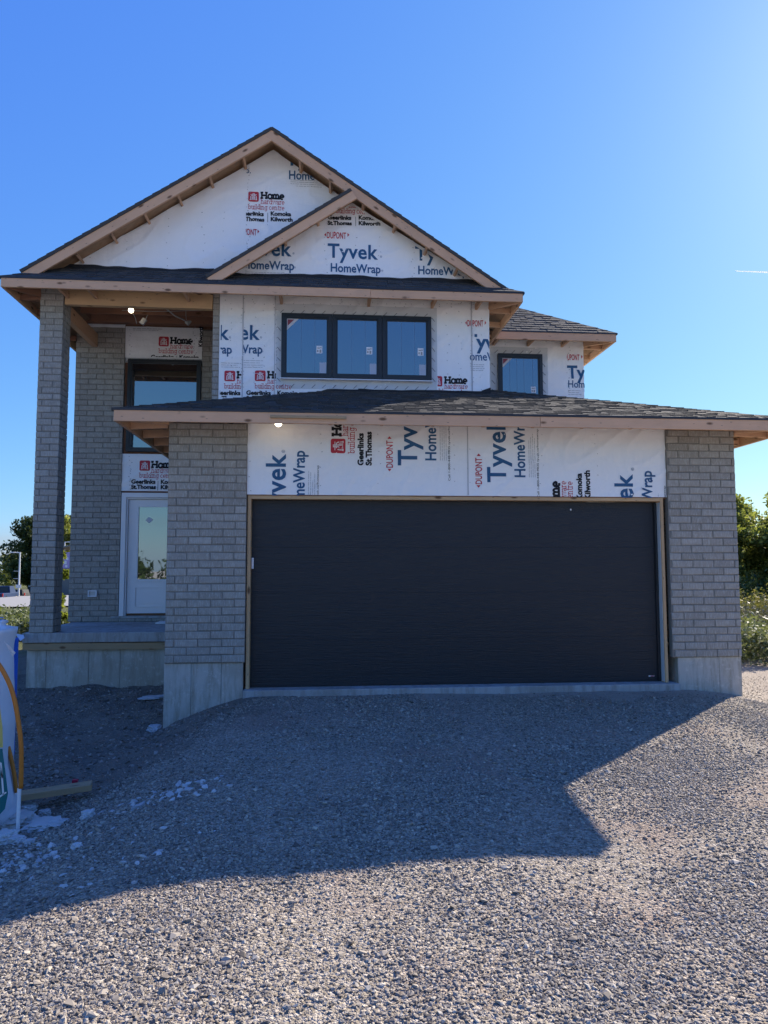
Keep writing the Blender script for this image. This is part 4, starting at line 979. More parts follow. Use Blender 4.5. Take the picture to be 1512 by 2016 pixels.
for x in (2.9, 3.5, 4.1): board('lookout', (x, WY+.045, mzf-.002), (x, 11.92, mzf+.01), .085, .038, M['wood'], house)

# ------------------------------------------------------------------ emit bricks and shingles
BR.sort(key=lambda q: -q[1])
for Mx, a, par in BR[:300]:
    o = bpy.data.objects.new('brick', random.choice(BM)); link(o, par, Mx)
vs_ = []; fs = []; rn = []
for Mx, a, par in BR[300:]:
    v, f = random.choice(BV); b = len(vs_); A = np.array(Mx)
    q = np.array(v) @ A[:3, :3].T+A[:3, 3]; vs_ += q.tolist(); fs += [tuple(i+b for i in x) for x in f]; rn += [random.random()]*len(f)
o = mesh('brick_courses', vs_, fs, M['brick'], house, kind='stuff'); add_rnd(o, rn)
SH.sort(key=lambda q: -q[1])
for v, a in SH[:300]: mesh('shingle', v, SF, M['shingle'], house)
vs_ = []; fs = []; rn = []
for v, a in SH[300:]:
    b = len(vs_); vs_ += [tuple(q) for q in v]; fs += [tuple(i+b for i in x) for x in SF]; rn += [random.random()]*6
o = mesh('shingle_courses', vs_, fs, M['shingle'], house, kind='stuff'); add_rnd(o, rn)
print('bricks', len(BR), 'shingles', len(SH))

# ------------------------------------------------------------------ gravel
def gravel(name, label, pts_fn, mat, dmax, size, seed, flat_=.62, kindv=5):
    """sheet of scatter points following the ground; stones are instanced by geometry nodes"""
    vs2, fs2, den = pts_fn()
    me = bpy.data.meshes.new(name); me.from_pydata(vs2, [], fs2)
    a = me.attributes.new('dens', 'FLOAT', 'POINT'); a.data.foreach_set('value', den)
    o = bpy.data.objects.new(name, me); link(o); me.materials.append(mat)
    tag(o, label, 'gravel', kind='stuff')
    ng = bpy.data.node_groups.new(name, 'GeometryNodeTree'); ng.interface.new_socket('Geometry', in_out='INPUT', socket_type='NodeSocketGeometry'); ng.interface.new_socket('Geometry', in_out='OUTPUT', socket_type='NodeSocketGeometry')
    A = lambda t, **k: (lambda n: ([setattr(n, x, y) for x, y in k.items()], n)[1])(ng.nodes.new(t)); Lk = ng.links.new
    gi = A('NodeGroupInput'); go = A('NodeGroupOutput')
    dp = A('GeometryNodeDistributePointsOnFaces'); Lk(gi.outputs[0], dp.inputs[0]); dp.inputs['Seed'].default_value = seed
    na = A('GeometryNodeInputNamedAttribute', data_type='FLOAT'); na.inputs[0].default_value = 'dens'
    md = A('ShaderNodeMath', operation='MULTIPLY'); md.inputs[1].default_value = dmax; Lk(na.outputs['Attribute'], md.inputs[0]); Lk(md.outputs[0], dp.inputs['Density'])
    jn = A('GeometryNodeJoinGeometry')
    for i in range(kindv):
        ic = A('GeometryNodeMeshIcoSphere'); ic.inputs['Radius'].default_value = .5; ic.inputs['Subdivisions'].default_value = 1
        sp = A('GeometryNodeSetPosition'); Lk(ic.outputs[0], sp.inputs[0])
        rv = A('FunctionNodeRandomValue', data_type='FLOAT_VECTOR'); rv.inputs[0].default_value = (-.24, -.24, -.2); rv.inputs[1].default_value = (.24, .24, .2); rv.inputs['Seed'].default_value = i*13+seed
        Lk(rv.outputs[0], sp.inputs['Offset'])
        tr = A('GeometryNodeTransform'); tr.inputs['Scale'].default_value = ((1.2, .85, flat_), (1., .9, flat_*1.2), (1.4, .8, flat_*.9), (.9, 1.1, flat_*1.1), (1.15, 1., flat_*.8))[i % 5]; Lk(sp.outputs[0], tr.inputs[0])
        sm2 = A('GeometryNodeSetMaterial'); sm2.inputs['Material'].default_value = mat; Lk(tr.outputs[0], sm2.inputs[0])
        gi2 = A('GeometryNodeGeometryToInstance'); Lk(sm2.outputs[0], gi2.inputs[0]); Lk(gi2.outputs[0], jn.inputs[0])
    ip = A('GeometryNodeInstanceOnPoints'); Lk(dp.outputs[0], ip.inputs['Points']); Lk(jn.outputs[0], ip.inputs['Instance']); ip.inputs['Pick Instance'].default_value = True
    ro_ = A('FunctionNodeRandomValue', data_type='FLOAT_VECTOR'); ro_.inputs[0].default_value = (-.5, -.5, 0); ro_.inputs[1].default_value = (.5, .5, 6.283); ro_.inputs['Seed'].default_value = seed+3
    er = A('FunctionNodeEulerToRotation') if hasattr(bpy.types, 'FunctionNodeEulerToRotation') else None
    if er: Lk(ro_.outputs[0], er.inputs[0]); Lk(er.outputs[0], ip.inputs['Rotation'])
    else: Lk(ro_.outputs[0], ip.inputs['Rotation'])
    rs = A('FunctionNodeRandomValue', data_type='FLOAT'); rs.inputs[2].default_value = 0; rs.inputs[3].default_value = 1; rs.inputs['Seed'].default_value = seed+7
    pw_ = A('ShaderNodeMath', operation='POWER'); pw_.inputs[1].default_value = 2.2; Lk(rs.outputs[1], pw_.inputs[0])
    mr = A('ShaderNodeMapRange'); mr.inputs[3].default_value = size[0]; mr.inputs[4].default_value = size[1]; Lk(pw_.outputs[0], mr.inputs[0]); Lk(mr.outputs[0], ip.inputs['Scale'])
    ng.nodes; Lk(ip.outputs[0], go.inputs[0])
    mo = o.modifiers.new('scatter', 'NODES'); mo.node_group = ng
    return o
def patch(x0, x1, y0, y1, st, dens):
    def fn():
        xs = np.arange(x0, x1+1e-6, st); ys = np.arange(y0, y1+1e-6, st); n = len(xs)
        v = [(x, y, gz(x, y)+.002) for y in ys for x in xs]; d = [max(0., dens(a[0], a[1])) for a in v]
        f = [(j*n+i, j*n+i+1, (j+1)*n+i+1, (j+1)*n+i) for j in range(len(ys)-1) for i in range(n-1) if d[j*n+i] > 0 or d[(j+1)*n+i+1] > 0]
        return v, f, d
    return fn
def driveway(x, y):
    if y > 8.36 and -1.8 < x < 5.05: return 0
    lim = .6*noise.noise(Vector((x*1.2, y*1.2, 0)))
    e = (-1.4-x)+(y-6.6)*.55+lim
    if e > .1 and x < 1: return .03 if e > .35 else .4
    if x > 1 and y > 8.2+lim*.6: return .04
    if abs(x) > .75*y+1.6: return 0
    p = .50+.9*noise.noise(Vector((x*.7, y*.8, 7)))+.45*noise.noise(Vector((x*2.2, y*2.2, 2)))
    for tx in (-.1, 1.55): p -= .55*math.exp(-((x-tx-.12*math.sin(y*.9))/.26)**2)
    return max(.12, min(1, p))*(1.0 if y < 5.2 else max(.45, 1-(y-5.2)*.16))
gravel('gravel', 'grey crushed stone gravel spread over the driveway before the garage', patch(-4.5, 9.2, 1.4, 11.6, .1, driveway), M['stone'], 8500, (.007, .0245), 11)
def coarse(x, y):
    if y > 8.36 or abs(x) > .75*y+1.4 or driveway(x, y) < .1: return 0
    p = noise.noise(Vector((x*.8+3, y*.9, 1)))+.35*noise.noise(Vector((x*2.6, y*2.6, 5)))+(.35 if x < .2 and y < 3.4 else 0)
    return max(.05, min(1, p*1.6))
gravel('coarse_gravel', 'coarser broken stone lying in patches on the gravel driveway', patch(-4, 7, 1.5, 8.3, .1, coarse), M['stone'], 300, (.022, .045), 31)
def soil(x, y):
    if y > 10.3 or x > -1.82 and y > 8.4: return 0
    e = (-1.4-x)+(y-6.6)*.55
    return max(0, min(1, e*1.5))*(.35+max(0, noise.noise(Vector((x*2.1, y*2.4, 3))))*2) if x < -.6 else 0
gravel('soil_clods', 'dark lumps of dug soil in the hollow before the porch', patch(-5, -.6, 5.6, 10.4, .1, soil), M['soil'], 800, (.010, .050), 37, .5)
def whites(x, y):
    a = math.hypot((x+1.17)/.55, (y-5.72)/.25); b = math.hypot((x+2.05)/.45, (y-5.0)/.5); c = math.hypot((x+1.5)/.9, (y-4.8)/.9)
    return max(0, 1-a)*1.0+max(0, 1-b)*.9+max(0, 1-c)*.10
gravel('limestone_chips', 'scattered pale limestone chips lying on the gravel beside the wrapped pallet', patch(-3.2, .2, 3.4, 6.6, .08, whites), M['limestone'], 520, (.018, .06), 23)

# ------------------------------------------------------------------ stones and lumber at the left
def rock(name, c, dims, seed, label, group=None):
    bm = bmesh.new(); bmesh.ops.create_icosphere(bm, subdivisions=4, radius=.5)
    for v in bm.verts:
        q = v.co.normalized(); d = 1+.35*noise.noise(q*1.6+Vector((seed, 0, 0)))+.26*noise.noise(q*4+Vector((0, seed, 0)))+.16*noise.noise(q*9+Vector((0, seed, 0)))
        v.co = Vector((v.co.x*d*dims[0], v.co.y*d*dims[1], max(-.35, min(.38, v.co.z*d))*dims[2]))
    me = [v.co.copy() for v in bm.verts]; fs_ = [[v.index for v in f.verts] for f in bm.faces]; bm.free()
    o = mesh(name, me, fs_, M['limestone'], None, Matrix.Translation(c) @ Matrix.Rotation(seed*1.7, 4, 'Z')); return tag(o, label, 'stone', group)
def onground(px, py):
    z = -.5
    for _ in range(12): p = atz(px, py, z); z = gz(p.x, p.y)
    return Vector((p.x, p.y, z))
rk = [((32, 1622), (.30, .26, .14), 'broad pale slab of broken limestone at the foot of the wrapped pallet'),
 ((92, 1628), (.30, .24, .10), 'flat crumbled limestone slab, right of the broad slab by the pallet'),
 ((88, 1605), (.10, .09, .08), 'small upright limestone chunk between the pallet corner and the lumber'),
 ((173, 1610), (.11, .09, .10), 'angular white limestone block lying alone right of the lumber'),
 ((8, 1658), (.16, .20, .14), 'pale limestone lump at the left edge below the pallet'),
 ((55, 1596), (.17, .14, .10), 'grey-white limestone rubble lump touching the wooden post'),
 ((34, 1657), (.11, .10, .07), 'rounded limestone piece in front of the broad slab'),
 ((58, 1660), (.08, .07, .05), 'small pale limestone piece in the loose rubble before the flat slab'),
 ((152, 1668), (.075, .06, .05), 'lone bright stone on the gravel slope below the angular block'),
 ((106, 1683), (.06, .05, .04), 'little white stone lowest on the dark gravel slope at left'),
 ((302, 1372), (.34, .20, .05), 'flat pale concrete chunk in the dirt beside the brick pier foundation'),
 ((305, 1437), (.22, .16, .10), 'grey stone half buried near the bottom corner of the left foundation'),
 ((272, 1590), (.09, .05, .04), 'elongated white chip heading the strip of chips across the gravel')]
for i, (q, d, lab) in enumerate(rk):
    p = onground(*q); rock('limestone_rock', p+Vector((0, 0, d[2]*.15)), d, i+1.3, lab)
a = onground(50, 1566); b = onground(186, 1548)
z_ = max(a.z, b.z)+.0
lum = board('lumber_board', Vector((-2.62, 6.25, -.475)), Vector((-1.93, 6.42, -.435)), .05, .14, M['oldwood'], None); tag(lum, 'weathered length of lumber lying on the gravel by the pallet', 'lumber')
p = at(148, 1537, 6.55); MB().bev(p.x-.022, p.x+.022, 6.53, 6.57, p.z-.035, p.z+.012, .006).build('marker_stake', M['redp'])
tag(bpy.data.objects['marker_stake'], 'small red plastic marker stake behind the lumber on the ground', 'stake')

# wrapped pallet bundle at the left edge ---------------------------------------------
pal = thing('wrapped_pallet', (-3.0, 5.9, gz(-3.0, 5.9)), 'tall bundle in white printed plastic with blue stripe at the left edge', 'pallet')
YP = 5.75
prof = [(1640, -26), (1618, 20), (1600, 33), (1570, 33), (1540, 27), (1500, 20), (1460, 22), (1420, 26), (1380, 24), (1330, 22), (1280, 20), (1262, 22), (1240, 27)]
v = []; f = []; NA = 26; rows = 60
def profx(py):
    P = sorted(prof); return float(np.interp(py, [q[0] for q in P], [q[1] for q in P]))
for j in range(rows+1):
    py = 1236+(1640-1236)*j/rows; e = at(profx(py), py, YP+.33); zz = e.z
    for i in range(NA):
        t = 2*math.pi*i/NA; ca_, sa_ = math.cos(t), math.sin(t); rr_ = .55
        hx = .45; hy = .26; ex = (abs(ca_)**.45)*(1 if ca_ > 0 else -1)*hx; ey = (abs(sa_)**.45)*(1 if sa_ > 0 else -1)*hy
        w_ = .035*noise.noise(Vector((ca_*3, sa_*3, zz*2.6)))+.028*noise.noise(Vector((ca_*9, sa_*9, zz*1.5)))
        v.append((e.x-hx+ex*(1+w_), YP+.26+ey*(1+w_), max(zz, gz(e.x, YP)-.02)))
for j in range(rows):
    for i in range(NA): f.append((j*NA+i, (j+1)*NA+i, (j+1)*NA+(i+1) % NA, j*NA+(i+1) % NA))
f.append(tuple(range(NA)))
bag = mesh('plastic_wrap', v, f, M['plastic'], pal, smooth=True)
a = at(33, 1256, YP+.55); b = at(32, 1490, YP+.55)
MB().bev(a.x-.055, a.x+.0, YP+.53, YP+.60, b.z, a.z, .012).build('blue_stripe', M['bluep'], pal)
# knotted top of the bundle
v = []; f = []; NA = 22
for j in range(14):
    py = 1243-j*2.8; t_ = j/13; hx = .44*(1-.65*t_**2.2)*(1+.03*math.sin(j*1.1)) if j else .47; e = at(18, py, YP+.3)
    for i in range(NA):
        q = 2*math.pi*i/NA; w_ = 1+.10*noise.noise(Vector((math.cos(q)*2.5, math.sin(q)*2.5, j*.35)))+.05*noise.noise(Vector((math.cos(q)*8, math.sin(q)*8, j*.5)))
        v.append((e.x-.40+(hx*.9)*math.cos(q)*w_, YP+.34+.28*(1-.5*t_)*math.sin(q)*w_, e.z))
for j in range(13):
    for i in range(NA): f.append((j*NA+i, j*NA+(i+1) % NA, (j+1)*NA+(i+1) % NA, (j+1)*NA+i))
f.append(tuple(13*NA+i for i in range(NA)))
tp = mesh('gathered_top', v, f, M['plastic'], pal, smooth=True)
v2 = [q for q in v[8*22:]]; f2 = [(j*NA+i, j*NA+(i+1) % NA, (j+1)*NA+(i+1) % NA, (j+1)*NA+i) for j in range(5) for i in range(NA) if (i//3) % 2 == 0 or j > 1]
c_ = np.mean(np.array(v2), 0); v2 = [tuple(c_+(np.array(q)-c_)*1.03+np.array([0, 0, .012])) for q in v2]
mesh('blue_tarp_cap', v2, f2+[tuple(5*NA+i for i in range(NA))], M['bluep'], pal, smooth=True)
# printed areas
def onbag(poly, mat, name, dy=.012):
    P = [at(x, y, YP-.005) for x, y in poly]; mesh(name, [(q.x, YP-dy-.02, q.z) for q in P], [tuple(range(len(P)))], M[mat], bag)
onbag([(-30, 1380), (2, 1382), (8, 1430), (9, 1470), (-30, 1470)], 'yellow', 'print_panel'); onbag([(-30, 1472), (8, 1472), (13, 1510), (19, 1560), (13, 1590), (-5, 1610), (-30, 1620)], 'teal', 'print_panel', .013)
for k, q in enumerate(([(-2, 1505), (1, 1503), (4, 1560), (1, 1562)], [(4, 1498), (7, 1500), (12, 1562), (8, 1562)], [(1, 1500), (4, 1500), (10, 1530), (7, 1530)], [(-8, 1570), (16, 1556), (16, 1559), (-8, 1575)])): onbag(q, 'logow', 'print_letter', .016)
p = at(41, 1590, YP+.05); MB().bev(p.x-.012, p.x+.010, YP+.0, YP+.025, gz(p.x, YP)-.05, at(41, 1552, YP).z, .004).build('pallet_post', M['white'], pal)
mesh('torn_flap', [at(22, 1278, YP+.05), at(31, 1285, YP-.05), at(24, 1292, YP+.02), at(8, 1262, YP-.02)], [(0, 1, 2, 3)], M['plastic'], pal)
# orange hose
hp = [(-40, 1265), (-22, 1285), (-5, 1305), (8, 1325), (20, 1350), (29, 1380), (36, 1420), (41, 1460), (42, 1500), (41, 1552)]
P = [at(x, y, YP-.10) for x, y in hp]
def smooth_path(P, n=5):
    o = []
    for i in range(len(P)-1):
        a_, b_, c2, d_ = P[max(0, i-1)], P[i], P[i+1], P[min(len(P)-1, i+2)]
        for k in range(n):
            t = k/n; o.append(.5*((2*b_)+(c2-a_)*t+(2*a_-5*b_+4*c2-d_)*t*t+(3*b_-a_-3*c2+d_)*t**3))
    return o+[P[-1]]
h1 = MB().tube(smooth_path(P), .0165, 10).build('orange_hose', M['hose'], None, smooth=True)
tag(h1, 'orange plastic hose arching down the front of the wrapped pallet', 'hose')
P2 = [at(16, 1470, YP+.3), at(21, 1490, YP+.3), at(27, 1520, YP+.3), at(33, 1560, YP+.3)]
h2 = MB().tube(smooth_path(P2), .016, 10).build('hose_tail', M['hose'], None, smooth=True); tag(h2, 'short orange hose end hanging behind the pallet post', 'hose')
p = [at(29, 1247, 10.2), at(46, 1250, 10.2), at(48, 1256, 10.15), at(40, 1262, 10.1), at(34, 1254, 10.25)]
tp = mesh('torn_plastic', p+[q+Vector((0, .012, 0)) for q in p], [(0, 1, 2, 3, 4), (9, 8, 7, 6, 5)]+[(i, i+5, (i+1) % 5+5, (i+1) % 5) for i in range(5)], M['plastic'], None); tag(tp, 'torn scrap of white plastic at the left corner of the porch slab', 'plastic scrap')

# ------------------------------------------------------------------ vegetation
def leaves(c, r, n, size, squash=1.0, seed=0, gap=.0, up=.3, shell=.55):
    rg = np.random.default_rng(seed)
    d = rg.normal(size=(n, 3)); d /= np.linalg.norm(d, axis=1)[:, None]
    rad = rg.uniform(shell, 1.05, n)**1; p = d*rad[:, None]*np.array(r)*1.0+np.array(c)
    nrm = rg.normal(size=(n, 3))+np.array([0, 0, up]); nrm /= np.linalg.norm(nrm, axis=1)[:, None]
    t = np.cross(nrm, rg.normal(size=(n, 3))); t /= np.linalg.norm(t, axis=1)[:, None]; b = np.cross(nrm, t)
    s = size*rg.uniform(.6, 1.4, n)[:, None]
    V_ = np.stack([p+t*s, p+b*s*.5, p-t*s, p-b*s*.5], 1).reshape(-1, 3)
    return V_, rg.random(n)
def veg(name, clumps, mat, parent=None, seed=0, size=.1, per=200, kind=None, up=.3, shell=.45):
    VV = []; rr_ = []
    rg = random.Random(seed)
    for i, (c, r) in enumerate(clumps):
        V_, q = leaves(c, r, per, size, seed=seed*1000+i, up=up, shell=shell); k = rg.uniform(-.3, .3)
        VV.append(V_); rr_.append(np.clip(q+k, 0, 1))
    V_ = np.concatenate(VV); n = len(V_)//4; me = bpy.data.meshes.new(name); me.vertices.add(n*4); me.vertices.foreach_set('co', V_.ravel())
    me.loops.add(n*4); me.loops.foreach_set('vertex_index', np.arange(n*4)); me.polygons.add(n); me.polygons.foreach_set('loop_start', np.arange(n)*4); me.update(calc_edges=True); me.validate()
    me.materials.append(mat); a = me.attributes.new('rnd', 'FLOAT', 'FACE'); a.data.foreach_set('value', np.concatenate(rr_).astype('f'))
    o = bpy.data.objects.new(name, me); link(o, parent)
    if kind: o['kind'] = kind
    return o
def tree(name, x, y, h, wd, mat, label, seed, size=.12, nclump=26, per=220, group=None, base=.25, cat='tree', stems=1):
    z0 = gz(x, y, False); rg = random.Random(seed)
    t = thing(name, (x, y, z0), label, cat, group)
    mb = MB(); clumps = []
    tips = []
    for s in range(stems):
        a0 = rg.uniform(0, 6.28); lean = Vector((math.cos(a0), math.sin(a0), 0))*wd*.25*(s > 0 or stems > 1)
        b0 = Vector((x, y, z0-.1)); top = b0+Vector((0, 0, h*.8))+lean
        path = [b0.lerp(top, k/6)+Vector((rg.uniform(-1, 1), rg.uniform(-1, 1), 0))*wd*.03 for k in range(7)]
        rad = h*.016/(stems**.4); mb.tube(path, [rad*(1-.8*k/6) for k in range(7)], 7)
        for q in range(9):
            k = rg.uniform(base, .95); p_ = b0.lerp(top, k); a = rg.uniform(0, 6.28); L_ = wd*(.75-.45*abs(k-.45))*rg.uniform(.6, 1)
            e = p_+Vector((math.cos(a)*L_, math.sin(a)*L_, L_*rg.uniform(.2, .7))); mid = p_.lerp(e, .5)+Vector((0, 0, L_*.08))
            mb.tube([p_, mid, e], [rad*.45, rad*.3, rad*.1], 5); tips += [e, mid]
        tips.append(top)
    mb.build('trunk', M['bark'], t)
    for i in range(nclump):
        if i < len(tips): c = tips[i]
        else:
            a = rg.uniform(0, 6.28); k = rg.random(); zz = z0+h*(base+(1-base)*k); L_ = wd*math.sin(math.pi*min(.92, .25+.7*k))*rg.uniform(.3, .85); c = Vector((x+math.cos(a)*L_, y+math.sin(a)*L_, zz))
        r_ = wd*rg.uniform(.22, .40); c.z = min(c.z, z0+h-r_*.6); clumps.append((tuple(c), (r_, r_, r_*.75)))
    veg('crown', clumps, mat, t, seed, size, per)
    return t
# right: belt of small trees beyond the dirt, from the garage corner outwards
RT = [(17.2, 31, 5.6, 2.0, 'leafmid', 'slender olive green tree just right of the garage brick'), (19.6, 33.5, 6.6, 2.4, 'leafmid', 'taller olive tree with yellowing top at the right edge'),
      (20.5, 30.5, 5.2, 2.1, 'leafmid', 'bushy green tree standing low before the taller one at right'), (23.5, 34, 7.0, 2.8, 'leafmid', 'broad green tree outermost in the right hand belt'), (16.6, 38, 5.6, 2.2, 'leafdark', 'dark green tree behind the right hand belt')]
for i, (x, y, h, wd, mt, lab) in enumerate(RT): tree('tree', x, y, h, wd, M[mt], lab, 40+i, .095, 52, 330, 'trees beyond the dirt at right', .16, stems=3)
# understorey
def bed(name, region, n, hh, mat, label, cat, seed, size=.05, per=90, r=.3):
    rg = random.Random(seed); cl = []
    for _ in range(n):
        x, y = region(rg); z = gz(x, y, False); h = rg.uniform(*hh); rr_ = r*rg.uniform(.6, 1.3); cl.append(((x, y, z+h*.5), (rr_, rr_, h*.55)))
    o = veg(name, cl, mat, None, seed, size, per, 'stuff', .5, .1); return tag(o, label, cat, kind='stuff')
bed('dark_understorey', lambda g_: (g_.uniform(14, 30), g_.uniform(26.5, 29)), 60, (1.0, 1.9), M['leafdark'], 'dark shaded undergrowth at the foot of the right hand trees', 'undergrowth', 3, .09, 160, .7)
bed('goldenrod', lambda g_: (g_.uniform(11, 26), g_.uniform(20, 25)), 110, (1.0, 1.35), M['gold'], 'band of yellow goldenrod in front of the right hand trees', 'wildflowers', 4, .05, 130, .4)
bed('dry_weeds', lambda g_: (lambda y: (y*g_.uniform(.57, .85), y))(g_.uniform(15.5, 19.5)), 110, (.7, 1.1), M['scrub'], 'grey brown dry weeds between the goldenrod and the pale bushes', 'weeds', 5, .04, 130, .35)
bed('pale_bushes', lambda g_: (lambda y: (y*g_.uniform(.59, .86), y))(g_.uniform(12.8, 15.5)), 110, (.5, .95), M['weed'], 'pale green leafy weeds edging the dirt right of the garage', 'weeds', 6, .045, 150, .3)
# left: near shrubs seen past the porch
bed('roadside_weeds', lambda g_: (lambda y: (y*g_.uniform(-.47, -.36), y))(g_.uniform(19, 26)), 110, (.45, .85), M['weed'], 'pale sunlit weeds between the porch column and the road', 'weeds', 8, .05, 150, .4)
x, y = -8.95, 25.0; sp_ = tree('sapling', x, y, 2.9, .75, M['leafyel'], 'yellow green sapling seen between porch column and brick wall', 61, .09, 30, 420, cat='sapling', base=.05)
tree('shrub', -8.05, 17.9, 1.75, .65, M['leafyel'], 'bright yellow green shrub at the left edge above the blue tarp', 62, .06, 18, 170, cat='shrub', base=.1)
# left: far trees behind the street
LT = [(-49.5, 128, 13.5, 5.0, 'leafdark', 'tall dark tree rising behind the street lamp'), (-57.5, 125, 10.5, 4.5, 'leafmid', 'olive tree at the far left behind the pickup'), (-53, 138, 12, 5.0, 'leafdark', 'dark tree behind the olive one, left of the lamp'),
      (-44, 132, 14, 4.6, 'leafdark', 'dark tree hidden mostly by the porch column'), (-43.2, 122, 13.5, 3.6, 'leafmid', 'light green tree seen in the gap beside the porch wall'), (-59, 121, 4.5, 3.0, 'leafmid', 'low olive bush tree below the left hand trees'), (-54.5, 118, 3.6, 2.6, 'scrub', 'brownish low bush behind the pickup')]
for i, (x, y, h, wd, mt, lab) in enumerate(LT): tree('tree', x, y, h, wd, M[mt], lab, 80+i, .26, 46, 230, 'trees across the road at left', .12)
# treeline all round on the horizon
rg = random.Random(5); cl = []
for i in range(420):
    a = rg.uniform(0, 2*math.pi); r_ = rg.uniform(190, 260); x, y = math.sin(a)*r_, math.cos(a)*r_; z = gz(x, y, False); s = rg.uniform(4, 7.5); cl.append(((x, y, z+s*.8), (s*1.4, s*1.4, s)))
o = veg('distant_treeline', cl, M['leafdark'], None, 9, .9, 120, 'stuff'); tag(o, 'distant line of dark trees along the horizon', 'treeline', kind='stuff')

# ------------------------------------------------------------------ street at the left
def strip(name, pts, wd, mat, dz, label, cat, kind='structure', thick=None):
    v = []; f = []; P = []
    for i in range(len(pts)-1):
        a, b = Vector(pts[i]), Vector(pts[i+1]); n = max(1, int((b-a).length/2)); P += [a.lerp(b, k/n) for k in range(n)]
    P.append(Vector(pts[-1]))
    for i, p_ in enumerate(P):
        d = (P[min(i+1, len(P)-1)]-P[max(i-1, 0)]).normalized(); nrm = Vector((-d.y, d.x))
        for s in (-1, 1):
            q = p_+nrm*wd/2*s; v.append((q.x, q.y, max(gz(q.x, q.y, False), gz(p_.x, p_.y, False))+dz))
    n = len(P); f = [(2*i, 2*i+1, 2*i+3, 2*i+2) for i in range(n-1)]
    if thick:
        b = len(v); v += [(x, y, z-thick) for x, y, z in v]; f += [(2*i, 2*i+2, b+2*i+2, b+2*i) for i in range(n-1)]+[(2*i+1, b+2*i+1, b+2*i+3, 2*i+3) for i in range(n-1)]
    return tag(mesh(name, v, f, mat), label, cat, kind=kind)
strip('road', [(-90, 76), (-45, 78), (-10, 80)], 42, M['asphalt'], .12, 'pale sunlit asphalt road beyond the left side of the house', 'road')
strip('kerb', [(-90, 97.6), (-45, 99.6), (-10, 101.6)], .5, M['kerb'], .28, 'concrete kerb along the far side of the road', 'kerb', thick=.4)
def lamp(x, y, h, label, arm=-1):
    z = gz(x, y, False); t = thing('street_lamp', (x, y, z), label, 'street lamp', 'street lamps by the road')
    MB().tube([(x, y, z), (x, y, z+h)], [.13, .09], 10).build('pole', M['lampw'], t)
    MB().tube([(x, y, z+h-.08), (x+arm*.8, y, z+h-.02)], .06, 8).build('arm', M['lampw'], t)
    MB().bev(x+arm*1.3, x+arm*.6, y-.16, y+.16, z+h-.1, z+h+.03, .03).build('lamp_head', M['lampw'], t)
    MB().bev(x-.35, x+.35, y-.17, y-.12, z+1.75, z+2.2, .02).build('sign_plate', M['lampw'], t)
    for dz in (3.0, 4.0): MB().tube([(x, y, z+dz), (x-.75, y, z+dz+.03)], .03, 6).build('bracket', M['lampw'], t)
p = at(32, 1160, 100); lamp(p.x, 100.8, 6.55, 'pale street lamp on the verge, its single arm to the left')
p = at(126.6, 1100, 118); lamp(p.x, 118, 9.0, 'second street lamp, only its top showing beside the lavender building', 1)
def car(name, x, y, rz, L_, W_, H_, mat, label, pickup=False, cat='car', roof=None):
    z = gz(x, y, False)+.14; t = thing(name, (x, y, z), label, cat); Mx = Matrix.Translation((x, y, z)) @ Matrix.Rotation(rz, 4, 'Z')
    body = MB().bev(-W_/2, W_/2, -L_/2, L_/2, .38, H_*.56, .09, Mx); body.build('body', M[mat], t, smooth=False)
    y0, y1 = (-L_*.04, L_*.24) if pickup else (-L_*.42, L_*.24)
    cab = [(y0-.05, H_*.55), (y1+.45, H_*.55), (y1, H_), (y0+.12, H_)]
    v = [Mx @ Vector((s*W_/2*k_, a, b)) for s in (-1, 1) for (a, b), k_ in zip(cab, (.96, .96, .80, .80))]
    MB().add(v, [(0, 1, 2, 3), (7, 6, 5, 4), (0, 4, 5, 1), (1, 5, 6, 2), (2, 6, 7, 3), (3, 7, 4, 0)]).build('cab', M[mat], t)
    if roof: MB().bev(-W_*.40, W_*.40, y0+.1, y1+.05, H_-.02, H_+.07, .02, Mx).build('roof_panel', M[roof], t)
    wy = y0-.02; v = [Mx @ Vector(q) for q in ((-W_*.38, wy-.05, H_*.60), (W_*.38, wy-.05, H_*.60), (W_*.33, wy+.06, H_*.93), (-W_*.33, wy+.06, H_*.93))]
    mesh('rear_window', v, [(0, 1, 2, 3)], M['black'], t)
    for s in (-1, 1):
        MB().bev(s*W_*.46-.07, s*W_*.46+.07, -L_/2-.02, -L_/2+.1, .62, 1.02, .02, Mx).build('tail_light', M['tail'], t)
        for yy in (-L_*.31, L_*.32):
            c0 = Mx @ Vector((s*(W_/2-.24), yy, .36)); c1 = Mx @ Vector((s*(W_/2), yy, .36)); wo = MB().tube([c0, c1], .37, 14).build('wheel', M['tyre'], t)
            c2 = Mx @ Vector((s*(W_/2+.012), yy, .36)); MB().tube([c1, c2], .2, 10).build('rim', M['steel'], wo)
    MB().bev(-W_*.48, W_*.48, -L_/2-.1, -L_/2+.02, .42, .60, .03, Mx).build('rear_bumper', M['steel' if pickup else mat], t)
    if pickup: MB().box(-.22, .22, -L_/2-.012, -L_/2-.002, .78, .90, Mx).build('tailgate_badge', M['lampw'], t)
    return t
p = at(6, 1160, 95); car('pickup_truck', p.x, 95, R(4), 5.6, 2.0, 1.85, 'navy', 'dark blue pickup truck driving away on the road at left', True, 'pickup')
p = at(26, 1163, 104); car('parked_car', p.x, 104, R(80), 4.4, 1.8, 1.45, 'darkcar', 'dark car just past the tail of the blue pickup')
p = at(78, 1155, 112); car('parked_van', p.x, 112, R(85), 5.2, 1.95, 1.9, 'darkcar', 'white roofed vehicle partly hidden behind the porch column', cat='van', roof='silver')
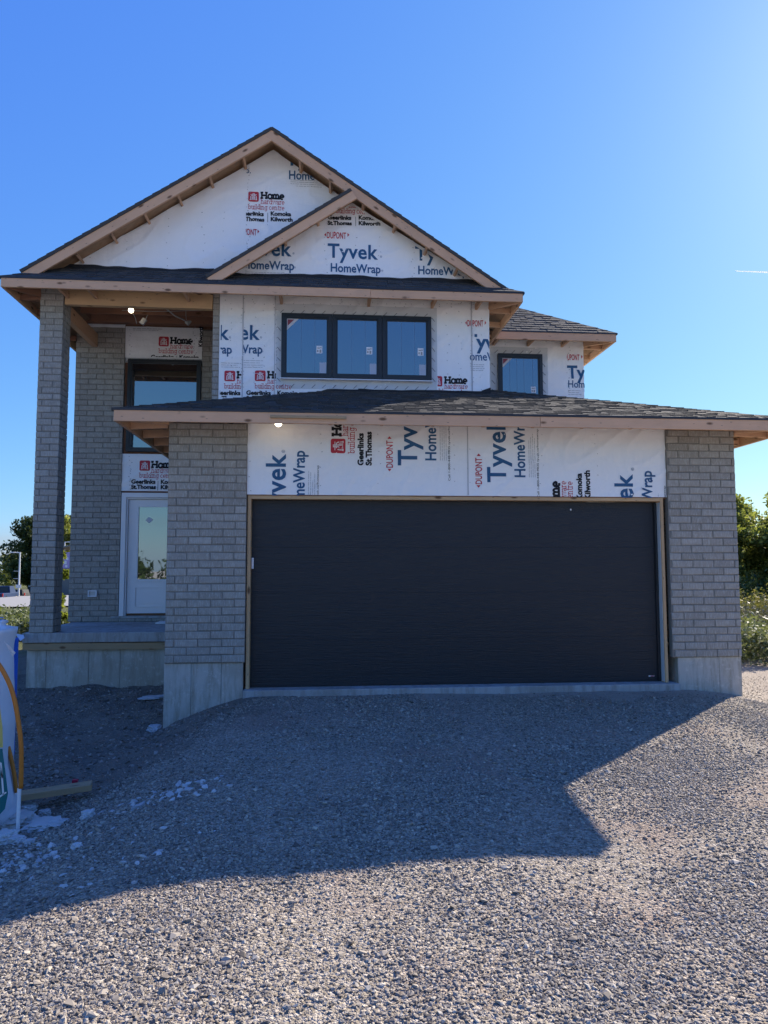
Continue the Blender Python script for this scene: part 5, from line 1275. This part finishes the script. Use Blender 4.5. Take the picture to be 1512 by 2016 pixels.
# lavender fronted building
p = at(131, 1118, 116); z = p.z-3.2; bl = thing('lavender_building', (p.x, 116, gz(p.x, 116, False)), 'small lavender fronted building glimpsed between porch column and wall', 'building')
zg = gz(p.x, 116, False); MB().box(p.x-2.5, p.x+4, 116, 122, zg, zg+5.6).build('wall', M['roofg'], bl)
z0_ = at(131, 1119, 115.9).z; z1_ = at(131, 1087, 115.9).z
fr_ = MB().box(p.x-2.4, p.x+3.9, 115.90, 115.99, z0_, z1_).build('lavender_front', M['lav'], bl)
for dx, dz, s in ((-.2, .9, .35), (.1, 1.5, .28), (.0, .35, .25), (-.45, 1.9, .15)):
    c = Vector((p.x+dx, 115.88, z0_+dz)); mesh('pale_mark', [(c.x+s*math.cos(a)*(1 if a_ % 2 else .6), c.y, c.z+s*math.sin(a)*.8) for a_, a in enumerate([k*math.pi/4 for k in range(8)])], [tuple(range(8))], M['logow'], fr_)
MB().prism([(p.x-3.2, z1_+.0), (p.x+4.6, z1_+1.9), (p.x+4.6, z1_+2.1), (p.x-3.2, z1_+.2)], 115.5, 122).build('roof', M['roofg'], bl)

# unseen street and pavement added behind the camera to bounce sunlight
strip('street', [(-90, -14), (90, -14)], 9, M['asphalt'], .03, 'pale asphalt street added out of view behind the camera to bounce light', 'road')
strip('pavement', [(-90, -8), (90, -8)], 1.6, M['kerb'], .04, 'concrete pavement added out of view along the street behind the camera', 'pavement')
# contrail: a thin streak of ice cloud high beyond the right edge
a = at(1448, 533.5, 6000); b = at(1560, 538, 6000)
mi, ti, bi = nodes('ice_cloud'); bi.inputs['Base Color'].default_value = (.95, .95, .95, 1)
trn = nn(ti, 'ShaderNodeBsdfTranslucent'); trn.inputs[0].default_value = (1, 1, 1, 1); mi_ = nn(ti, 'ShaderNodeMixShader', {0: .7, 1: bi.outputs[0], 2: trn.outputs[0]}); ti.links.new(mi_.outputs[0], ti.nodes['Material Output'].inputs[0])
ct = MB().tube([a.lerp(b, k/12) for k in range(13)], [3+k*.45 for k in range(13)], 8).build('contrail', mi); tag(ct, 'thin white aircraft contrail in the sky at the right edge', 'contrail', kind='structure')
